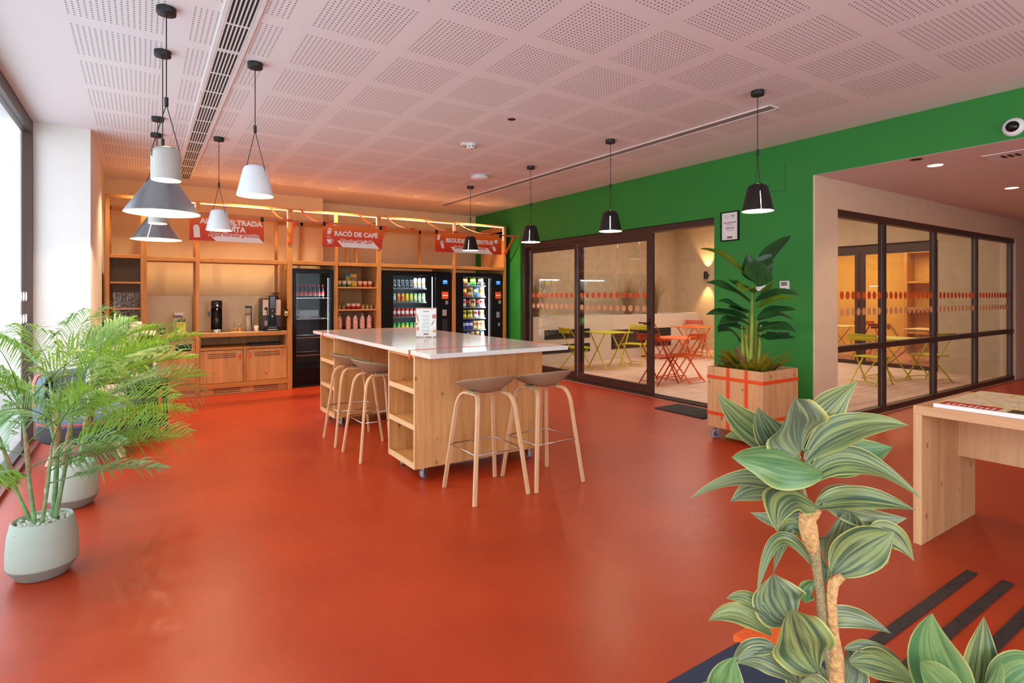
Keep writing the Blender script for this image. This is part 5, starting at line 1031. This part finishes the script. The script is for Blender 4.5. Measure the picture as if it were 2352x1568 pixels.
for k in range(4): MB().bar((1.325+k*.022, 9.37, WT+.36), (1.325+k*.022, 9.37, WT+.27), .007, .004).tube([(1.325+k*.022+.012*math.cos(R(a)), 9.37, WT+.262+.014*math.sin(R(a))) for a in range(0, 360, 45)], .0035, 5, closed=True).build('utensil', BLACK, t)
MB().box(1.315, 1.405, 9.36, 9.38, WT+.355, WT+.385).box(1.40, 1.408, 9.36, 9.40, WT+.10, WT+.385).build('rack', BLACK, t)
t = thing('stirrer_cup', 'patterned paper cup full of wooden stirrers beside the coffee machine', 'cup', (1.46, 9.27, WT)); MB().lathe([(0, WT+.001), (.03, WT+.001), (.037, WT+.09), (.034, WT+.09), (.028, WT+.01)], (1.46, 9.27, 0), 24).build('cup_body', specks('cup_print', rgb(226, 216, 204), rgb(60, 48, 44), rgb(90, 70, 60), 45, .6, .3, .42), t)
for k in range(14): a = k*2.4; rr = .024*math.sqrt(k/14); MB().bar((1.46+rr*math.cos(a)*.8, 9.27+rr*math.sin(a)*.8, WT+.02), (1.46+rr*math.cos(a)*1.2, 9.27+rr*math.sin(a)*1.2, WT+.135), .006, .0015).build('stirrer', PALE('z'), t)
t = thing('coffee_machine', 'black and cream automatic coffee machine with tall touch screen', 'coffee machine', (1.67, 9.35, WT)); CRM = plain('cream_metal_panel', rgb(226, 206, 180), .35, var=.01)
cx0, cx1, cy = 1.545, 1.80, 9.20
MB().box(cx0, cx1, cy+.05, 9.60, WT+.02, WT+.50).box(cx0-.005, cx1+.01, cy-.03, 9.60, WT+.001, WT+.055).build('body', BLACK, t, bevel=.006)
MB().box(cx0, 1.625, cy+.02, cy+.055, WT+.24, WT+.485).box(1.725, cx1, cy+.02, cy+.055, WT+.24, WT+.485).build('front_panel', CRM, t, bevel=.003)
MB().box(cx0, 1.615, cy+.01, cy+.055, WT+.055, WT+.235).build('side_panel', BK, t, bevel=.003); MB().box(1.735, cx1, cy+.01, cy+.055, WT+.055, WT+.235).build('side_panel', BK, t, bevel=.003)
MB().box(1.63, 1.72, cy-.015, cy+.05, WT+.27, WT+.545).build('screen_housing', MATTE, t, bevel=.004); MB().box(1.64, 1.71, cy-.017, cy-.0152, WT+.35, WT+.53).build('screen', plain('dark_screen', rgb(56, 60, 68), .12), t)
MB().text('W', .02, (1.675, cy-.0158, WT+.31), (1, 0, 0), (0, 0, 1), off=.0006).build('emblem', PAPER, t)
MB().box(1.645, 1.705, cy-.005, cy+.04, WT+.225, WT+.27).build('spout', BK, t); MB().lathe([(0, WT+.220), (.006, WT+.222), (.006, WT+.226)], (1.675, cy+.0, 0), 10).build('spout_light', emis('spout_lamp', (1, .7, .35, 1), 10), t)
MB().box(1.62, 1.73, cy-.02, cy+.045, WT+.0555, WT+.062).build('drip_grille', STEEL, t); MB().tube([(1.60, cy+.0, WT+.36), (1.602, cy-.005, WT+.25), (1.605, cy, WT+.22)], .006, 8).box(1.565, 1.605, cy-.005, cy+.02, WT+.325, WT+.365).build('steam_wand', BLACK, t)
MB().box(1.563, 1.605, cy+.008, cy+.0099, WT+.085, WT+.16).build('label_plate', plain('grey_label', rgb(140, 132, 136), .5), t); MB().box(1.60, 1.74, cy-.0315, cy-.0301, WT+.022, WT+.030).build('lettering', PAPER, t, kind='stuff')
MB().lathe([(.045, WT+.50), (.055, WT+.58), (.052, WT+.58), (.04, WT+.505)], (1.755, 9.38, 0), 28).build('bean_hopper', JAR, t); MB().lathe([(0, WT+.50), (.038, WT+.50), (.042, WT+.53), (0, WT+.535)], (1.755, 9.38, 0), 24).build('beans', plain('roasted_beans', rgb(70, 40, 24), .5, bump=1, bs=120, var=.4, vs=90), t); MB().lathe([(0, WT+.592), (.085, WT+.588), (.085, WT+.582), (0, WT+.582)], (1.755, 9.38, 0), 28).build('lid', BLACK, t)
t = thing('card_reader', 'black and yellow card reader on the timber post beside the coffee machine', 'card reader', (1.845, YF-.02, 1.22)); MB().box(1.81, 1.865, YF-.06, YF-.003, 1.11, 1.24).build('body', BLACK, t, bevel=.01); MB().box(1.815, 1.86, YF-.063, YF-.0605, 1.14, 1.21).build('plate', plain('signal_yellow', rgb(240, 206, 20), .4), t); MB().box(1.824, 1.851, YF-.065, YF-.063, 1.155, 1.20).build('reader_face', BLACK, t); MB().disc((1.8375, YF-.0655, 1.185), .008, 14, nrm=(0, -1, 0)).build('window', emis('reader_light', (1, .95, .85, 1), 2), t)
t = thing('oven_tray', 'flat black tray lying on the open shelf under the coffee machine', 'tray', (1.6, 9.3, .69)); MB().box(1.38, 1.78, 9.11, 9.42, .700, .706).box(1.36, 1.80, 9.105, 9.115, .706, .722).box(1.36, 1.80, 9.42, 9.43, .706, .722).box(1.36, 1.37, 9.115, 9.42, .706, .722).box(1.79, 1.80, 9.115, 9.42, .706, .722).box(1.38, 1.78, 9.11, 9.42, .6905, .697).build('tray_body', MATTE, t)
# ------------------------------------------------------------------ the patio and the dining room beyond it
light('AREA', 'patio_fill_light', (9.3, 6.8, 3.45), 190, (1, .86, .72), (0, 0, 0), 4.5, 5.0)  # added warm fill light overhead, brightens the roofed-over patio
light('AREA', 'dining_ceiling_lamp', (14.4, 6.5, 2.95), 170, (1, .80, .48), (0, 0, 0), 2.2, 4.5)
WPL = plain('cream_planter_wall', rgb(214, 196, 176), .8, var=.02)
mb = MB().box(6.6, 11.96, 9.31, 9.40, .003, 1.0).box(11.86, 11.96, 9.40, 10.2, .003, 1.0).box(6.6, 6.7, 9.40, 10.2, .003, 1.0).box(6.7, 11.86, 10.1, 10.2, .003, 1.0)
t = thing('patio_planter', 'long cream masonry planter at the far end of the patio, with dark vents', 'planter', (9.3, 9.7, .003)); mb.build('trough', WPL, t); MB().box(6.7, 11.86, 9.40, 10.1, .8, .93).build('soil', plain('dark_soil', rgb(60, 42, 28), .95, bump=1, bs=80, var=.4, vs=60), t)
for x0_, x1_, z0_, z1_ in ((7.0, 8.25, .52, .72), (6.9, 8.25, .22, .40), (8.9, 10.9, .22, .66)):
    n_ = int((z1_-z0_)/.07); v_ = MB().box(x0_, x1_, 9.303, 9.3099, z0_, z1_).build('vent', MATTE, t, 'black vent')
    for k in range(n_): MB().box(x0_, x1_, 9.294, 9.303, z0_+k*(z1_-z0_)/n_+.01, z0_+k*(z1_-z0_)/n_+.03).build('louvre', plain('dark_louvre', rgb(60, 50, 46), .6), v_)
GRS = plain('dry_grass', rgb(150, 122, 84), .8, var=.35, vs=3)
def grass(x, y, label, n=240, h=.95, sp=.42):
    mb = MB()
    for k in range(n):
        a = random.random()*6.283; q = random.random(); bx, by = x+.10*q*math.cos(a), y+.06*q*math.sin(a); hh = h*random.uniform(.6, 1.05); o_ = sp*q*random.uniform(.7, 1.2)
        p0 = Vector((bx, by, .92)); p1 = Vector((bx+o_*.35*math.cos(a), by+o_*.2*math.sin(a), .92+hh*.6)); p2 = Vector((bx+o_*math.cos(a), by+o_*.5*math.sin(a), .92+hh)); w_ = Vector((.004, 0, 0))
        mb.add([p0-w_, p0+w_, p1-w_, p1+w_, p2-w_*.3, p2+w_*.3], [(0, 1, 3, 2), (2, 3, 5, 4)])
    o = mb.build('ornamental_grass', GRS); tag(o, label, 'grass clump')
grass(7.1, 9.75, 'dry ornamental grass clump at the left end of the patio planter'); grass(9.9, 9.75, 'dry ornamental grass clump, left one of the pair seen through the open door'); grass(10.75, 9.75, 'dry ornamental grass clump, right one of the pair seen through the open door', 320, 1.05, .5)
t = thing('wall_sconce', 'black up and down wall light on the patio wall', 'wall lamp', (12.5, 9.42, 1.98)); MB().box(12.44, 12.4995, 9.38, 9.46, 1.96, 2.0).cyl((12.40, 9.42, 1.88), (12.40, 9.42, 2.08), .05, 18).build('housing', MATTE, t)
light('SPOT', 'lamp', (-.12, 0, .12), 60, (1, .62, .25), (R(180), R(6), 0), .03, parent=t, spot=75, blend=.6); light('SPOT', 'lamp', (-.12, 0, -.12), 75, (1, .62, .25), (0, R(6), 0), .03, parent=t, spot=75, blend=.6)
# glazed front of the dining room
mb = MB().box(12.56, 12.64, 4.3, 7.9, 2.30, 2.50).box(12.56, 12.64, 4.3, 7.9, 0, .08)
for y in (4.3, 5.62, 5.72, 7.82): mb.box(12.56, 12.64, y, y+.08, .08, 2.30)
W4 = struct(mb, 'window_4', BRONZE, 'dark framed glazing between the patio and the dining room'); MB().box(12.59, 12.60, 4.38, 5.62, .08, 2.3).box(12.59, 12.60, 5.80, 7.82, .08, 2.3).build('glass_pane', GLASS, W4)
t = thing('shelf_unit', 'timber shelf unit against the ochre wall of the dining room', 'shelving', (16, 5.1, 0))
for y in (4.2, 5.15, 6.1): MB().box(15.85, 16.28, y, y+.07, 0, 2.6).build('post', timber('z'), t)
for z in (.5, 1.1, 1.75, 2.5): MB().box(15.87, 16.26, 4.27, 6.1, z, z+.05).build('shelf', timber('y'), t)
def bistro_chair(label, col, x, y, rz, group):
    t = thing('folding_chair', label, 'chair', (x, y, .003), rz=rz, group=group); m = plain('paint_%d_%d_%d' % col, lin(col)+(1,), .4, var=.02)
    mb = MB()
    for k in range(7): mb.box(-.20, .20, -.19+k*.056, -.145+k*.056, .44, .452)
    mb.box(-.20, -.18, -.19, .19, .425, .44).box(.18, .20, -.19, .19, .425, .44); mb.build('seat', m, t, local=True)
    pts = []
    for k in range(9): a = -1+2*k/8; pts.append((a*.215, .27+.035*(1-a*a), .0))
    mb = MB()
    for zc_ in (.745, .80): mb.ribbon([(p[0], p[1], zc_) for p in pts], (0, .25, 1), .05, .008)
    mb.build('backrest', m, t, local=True)
    for sx in (-1, 1):
        MB().bar((sx*.215, -.24, 0), (sx*.215, .27, .83), .012, .022, (1, 0, 0)).build('leg', m, t, local=True); MB().bar((sx*.19, .26, 0), (sx*.19, -.16, .44), .012, .022, (1, 0, 0)).build('leg', m, t, local=True)
    MB().bar((-.215, -.2, .06), (.215, -.2, .06), .012, .012).build('stretcher', m, t, local=True); MB().bar((-.19, .225, .05), (.19, .225, .05), .012, .012).build('stretcher', m, t, local=True)
    return t
def bistro_table(label, col, x, y, rz, group=None, w=.71):
    t = thing('folding_table', label, 'table', (x, y, .003), rz=rz, group=group); m = plain('paint_%d_%d_%d' % col, lin(col)+(1,), .4, var=.02); h = w/2
    MB().box(-h, h, -h, h, .705, .72).build('tabletop', m, t, local=True, bevel=.006)
    for sx in (-1, 1):
        for sy in (-1, 1): MB().bar((sx*h*.8, sy*h*.75, 0), (sx*h*.8, -sy*h*.6, .705), .014, .024, (1, 0, 0)).build('leg', m, t, local=True)
    for sy in (-1, 1): MB().bar((-h*.8, sy*h*.7, .03), (h*.8, sy*h*.7, .03), .014, .014).build('stretcher', m, t, local=True)
    return t
YL, OR, RO = (206, 196, 20), (232, 100, 20), (186, 62, 26)
GP = 'bistro chairs on the patio'
bistro_table('yellow folding table behind the sliding door leaf', YL, 7.75, 8.2, 0)
bistro_chair('yellow folding chair left of the yellow table behind the door glass', YL, 7.05, 8.35, R(80), GP); bistro_chair('yellow folding chair right of the yellow table behind the door glass', YL, 8.5, 8.2, R(-70), GP)
bistro_table('orange folding table nearest the open sliding door', OR, 7.75, 6.45, R(6))
bistro_chair('orange folding chair left of the nearest orange table, partly behind the door edge', RO, 7.08, 6.30, R(92), GP); bistro_chair('orange folding chair right of the nearest orange table', OR, 7.62, 6.20, R(182), GP)
bistro_table('orange folding table further back on the patio, near the planter', OR, 10.7, 8.45, 0, w=.75)
bistro_chair('orange folding chair before the planter, left of the far orange table', RO, 9.85, 8.75, R(75), GP); bistro_chair('orange folding chair behind the far orange table', RO, 11.35, 8.9, R(-40), GP); bistro_chair('yellow folding chair in front of the far orange table', YL, 10.85, 7.75, R(185), GP)
bistro_table('yellow folding table seen through the glazed partition', YL, 10.75, 4.45, 0)
bistro_chair('yellow folding chair seen through the first bay of the glazed partition', YL, 9.95, 4.35, R(85), GP); bistro_chair('bright yellow folding chair seen through the second bay of the glazed partition', YL, 11.1, 3.95, R(160), GP)
bistro_chair('dark grey folding chair at the left edge of the glazed partition', (70, 62, 62), 8.9, 5.1, R(100), GP)
for i, (x, y, c, rz, lab) in enumerate(((13.3, 6.9, (150, 70, 36), 200, 'furthest left'), (13.6, 6.0, (160, 56, 30), 160, 'left of the dark post'), (13.4, 5.2, (140, 80, 50), 20, 'right of the dark post'), (15.0, 6.6, (214, 90, 26), 90, 'at the back table'), (15.1, 5.0, (220, 96, 30), 60, 'beside the timber shelf unit'))):
    bistro_chair('reddish dining chair in the ochre dining room, '+lab, c, x, y, R(rz), 'chairs in the dining room')
bistro_table('pale table in the dining room, left one', (214, 184, 130), 13.95, 6.9, 0, 'tables in the dining room', .8); bistro_table('pale table in the dining room, right one', (214, 184, 130), 14.2, 5.0, 0, 'tables in the dining room', .8)
# ------------------------------------------------------------------ foreground: felt bench and variegated plants
t = thing('felt_bench', 'navy felt bench with an orange mesh end, behind the tall striped plant', 'bench', (1.35, .83, 0))
MB().box(1.06, 1.57, .68, .985, .39, .45).build('seat', NAVY, t, bevel=.012, seg=3); MB().box(1.07, 1.56, .69, .975, .36, .389).build('seat_base', PALE('x'), t)
MB().box(1.435, 1.60, .90, .995, .443, .462).build('mesh_panel', specks('orange_mesh', rgb(226, 90, 24), rgb(150, 44, 10), rgb(240, 120, 50), 260, .7, .35, .4), t, 'orange woven mesh')
for x in (1.10, 1.53):
    for y in (.72, .945): MB().bar((x, y, 0), (x, y, .36), .035, .035).build('leg', PALE('z'), t)
def Q(zx, zy, t_): return at(1560+zx/2.215, 860+zy/2.215, t_)
def Q5(zx, zy, t_): return at(1960+zx/2.214, 860+zy/2.214, t_)
DRA = leafmat('variegated_leaf', lin((70, 92, 64)), lin((146, 156, 92)), lin((214, 208, 112)), .4, 4.2, .22, .45)
DRB = leafmat('variegated_leaf_grey', lin((88, 104, 84)), lin((150, 160, 110)), lin((226, 218, 120)), .38, 5.2, .22, .45)
DRG = leafmat('variegated_leaf_green', lin((84, 128, 78)), lin((128, 160, 98)), lin((206, 204, 124)), .34, 2.6, .25, .45)
BARK = plain('flecked_bark', rgb(150, 128, 88), .8, var=.4, vs=260, bump=.4, bs=500); PEEL = plain('peeling_pale_bark', rgb(206, 154, 96), .7, var=.35, vs=120, bump=.6, bs=260)
T0 = 1.06
BP = at(1900, 1568, T0); tr = Vector((BP.x, BP.y, 0))
t = thing('variegated_dracaena', 'tall variegated plant with broad striped leaves on a thin cane, bottom right', 'potted plant', (tr.x, tr.y, 0))
rz_ = -TH; Mx = Matrix.Translation((tr.x, tr.y, 0)) @ Matrix.Rotation(rz_, 4, 'Z'); mb = MB(); mb.M = Mx
mb.box(-.13, .13, -.07, .055, .03, .44).box(-.12, .12, -.06, .045, 0, .03); mb.build('pot', plain('stone_grey_pot', rgb(140, 140, 136), .7, bump=.2), t, bevel=.01)
mb = MB(); mb.M = Mx; mb.box(-.12, .12, -.06, .045, .44, .45); mb.build('soil', plain('dark_soil', rgb(60, 42, 28), .95), t)
cane = [(625, 560, .004), (640, 640, .006), (650, 740, .013), (672, 850, .0145), (690, 930, .010), (705, 1010, .0085), (720, 1100, .009), (728, 1200, .0095), (735, 1300, .010), (755, 1400, .010), (775, 1470, .011), (790, 1568, .012), (800, 1800, .013)]
pts = [Q(a, b, T0) for a, b, _ in cane]; pts.append(Vector((tr.x, tr.y, .44))); MB().tube(pts, [q[2] for q in cane]+[.013], 12).build('cane', BARK, t)
MB().tube([Q(645, 700, T0-.003), Q(655, 770, T0-.006), Q(668, 850, T0-.006), Q(678, 895, T0-.002)], [.012, .0165, .015, .009], 12).build('peeling_bark', PEEL, t, 'smooth orange bark'); MB().tube([Q(655, 745, T0-.006), Q(690, 715, T0-.012), Q(712, 690, T0-.016)], [.010, .008, .005], 10).build('stub', PEEL, t)
MB().tube([Q(830, 1025, T0-.02), Q(785, 1060, T0-.015), Q(775, 1140, T0-.012), Q(780, 1220, T0-.012), Q(785, 1330, T0-.008), Q(800, 1420, T0-.008), Q(800, 1620, T0-.004), Q(800, 1800, T0)], [.007, .010, .009, .008, .010, .012, .015, .014], 12).build('cane', PEEL, t, 'pale peeling side cane')
up = Vector((0, 0, 1)); fw = Vector((-SN, -CS, 0)); rt = Vector((CS, -SN, 0))
LV = [ # base x,y, tip x,y, control x,y (zoom4 frame), width, depth change of tip, facing (right, toward viewer, up), material, cup
    (640, 640, 262, 645, 430, 560, .085, .02, (-.1, .6, .7), 1, .2), (620, 655, 55, 630, 380, 480, .062, .0, (0, .5, .8), 1, .25), (700, 690, 360, 700, 560, 760, .06, .06, (0, .8, .3), 1, .2),
    (655, 560, 1240, 635, 880, 380, .085, -.02, (.1, .75, .55), 0, .25), (690, 680, 1205, 690, 900, 600, .075, .0, (0, .7, .6), 0, .25), (730, 660, 1160, 730, 960, 740, .06, .05, (0, .9, .2), 1, .2), (700, 650, 935, 610, 820, 560, .04, .08, (0, .5, .8), 1, .2),
    (640, 470, 1085, 368, 860, 420, .115, .03, (.1, .8, .5), 2, .2), (645, 440, 1165, 258, 850, 240, .098, .0, (.2, .7, .6), 0, .25), (640, 390, 908, 35, 700, 240, .135, .03, (.5, .75, .3), 0, .15),
    (620, 430, 232, 316, 430, 300, .085, .03, (-.1, .7, .6), 0, .25), (620, 390, 190, 92, 380, 300, .095, .0, (-.3, .8, .3), 0, .25), (615, 400, 590, 120, 600, 280, .20, -.10, (0, .9, .25), 1, .12), (600, 380, 402, 165, 470, 330, .10, -.06, (-.5, .7, .3), 1, .25),
    (726, 505, 268, 420, 470, 470, .125, -.10, (0, .75, .55), 2, -.25), (640, 560, 480, 560, 520, 460, .06, .1, (0, .5, .8), 2, .2),
    (715, 690, 498, 798, 500, 600, .105, -.13, (0, .55, .75), 0, -.2), (690, 700, 620, 770, 600, 680, .05, .05, (0, .8, .3), 0, .2),
    (860, 700, 735, 940, 830, 860, .15, .04, (.1, .95, .2), 1, .15), (780, 1015, 1095, 800, 930, 885, .135, -.03, (-.1, .9, .35), 0, .2), (960, 880, 1196, 950, 1080, 780, .085, .02, (0, .8, .5), 0, .2), (960, 880, 1060, 965, 1030, 890, .06, .03, (0, .9, .3), 0, .2),
    (690, 990, 395, 1128, 500, 760, .040, -.03, (-.3, .6, .6), 0, .25), (650, 850, 480, 1010, 560, 740, .05, .02, (-.2, .8, .5), 0, .25), (740, 1060, 720, 920, 730, 990, .05, .03, (0, 1, .1), 0, .2),
    (580, 1260, 480, 1012, 500, 1150, .165, .0, (-.1, .95, .25), 1, .15), (700, 1510, 572, 1190, 620, 1360, .185, -.04, (-.1, .95, .2), 0, .12), (470, 1250, 240, 1138, 360, 1130, .048, .02, (0, .8, .5), 0, .25), (470, 1325, 150, 1252, 300, 1190, .062, .0, (0, .8, .5), 0, .25),
    (680, 1270, 1078, 1315, 860, 1210, .062, .02, (0, .85, .5), 1, .2), (640, 1160, 700, 1055, 650, 1090, .055, .03, (0, 1, .1), 2, .2), (500, 1400, 270, 1455, 380, 1370, .055, .03, (0, .6, .8), 1, .2), (600, 1560, 295, 1470, 430, 1420, .075, .0, (0, .8, .5), 1, .2),
    (840, 1395, 1142, 1465, 980, 1370, .035, .02, (0, .8, .5), 1, .2), (870, 1465, 1210, 1580, 1040, 1460, .085, -.02, (0, .85, .5), 0, .2), (760, 1700, 690, 1410, 650, 1560, .145, .02, (-.2, .95, .2), 1, .15), (830, 1660, 850, 1380, 910, 1520, .09, .05, (0, .95, .2), 1, .2), (800, 1700, 620, 1560, 700, 1580, .07, -.05, (0, .9, .3), 1, .2)]
MM = [DRA, DRB, DRG]
for (ax, ay, bx, by, cx_, cy_, wd, dt, f_, mi, cup_) in LV:
    n_ = rt*f_[0]+fw*f_[1]+up*f_[2]; k = 2*lerp(0, 1, .5)
    c_ = Q(cx_, cy_, T0+dt*.5)*1.5-(Q(ax, ay, T0)+Q(bx, by, T0+dt))*.25
    build_leaf('leaf', MM[mi], t, Q(ax, ay, T0), Q(bx, by, T0+dt), c_, wd*.63, n_, cup=cup_*1.5, wave=.2, seg=18, ac=8)
def low_plant(lab, px, tilt, leaves, QQ, T=1.03):
    B = at(px, 1568, T); t = thing('variegated_dracaena', lab, 'potted plant', (B.x, B.y, 0)); Mx = Matrix.Translation((B.x, B.y, 0)) @ Matrix.Rotation(-TH, 4, 'Z')
    mb = MB(); mb.M = Mx; mb.box(-.075, .075, -.06, .06, 0, .34); mb.build('pot', plain('stone_grey_pot', rgb(140, 140, 136), .7, bump=.2), t, bevel=.01)
    MB().tube([Vector((B.x, B.y, .34)), Vector((B.x, B.y, .60))], .010, 10).build('cane', BARK, t)
    for (ax, ay, bx, by, cx_, cy_, wd, dt, f_, mi, cup_) in leaves:
        c_ = QQ(cx_, cy_, T+dt*.5)*1.5-(QQ(ax, ay, T)+QQ(bx, by, T+dt))*.25
        build_leaf('leaf', MM[mi], t, QQ(ax, ay, T), QQ(bx, by, T+dt), c_, wd*.54, rt*f_[0]+fw*f_[1]+up*f_[2], cup=cup_, wave=.06, seg=18, ac=8)
low_plant('low variegated plant in the bottom right corner, with upright broad leaves', 2250, 0, [(640, 1740, 400, 1213, 400, 1500, .19, .0, (-.3, .95, .15), 2, .2), (620, 1740, 663, 1230, 650, 1500, .145, .03, (.1, .95, .1), 0, .15), (620, 1750, 338, 1458, 440, 1580, .13, -.05, (-.2, .8, .5), 2, .2), (650, 1740, 752, 1462, 720, 1600, .075, -.02, (.1, .9, .2), 2, .2), (680, 1740, 960, 1470, 800, 1500, .15, .0, (.3, .8, .4), 2, .2), (660, 1750, 850, 1420, 760, 1560, .12, .04, (.1, .9, .3), 1, .2)], Q5)
low_plant('low variegated plant left of the tall one, only one pale leaf tip in view', 1655, 0, [(240, 1740, 285, 1435, 230, 1580, .13, .0, (-.2, .95, .2), 2, .2), (220, 1740, 130, 1560, 150, 1640, .09, -.02, (-.4, .9, .2), 2, .2), (250, 1740, 400, 1620, 330, 1660, .09, .02, (.2, .8, .5), 0, .2)], Q)
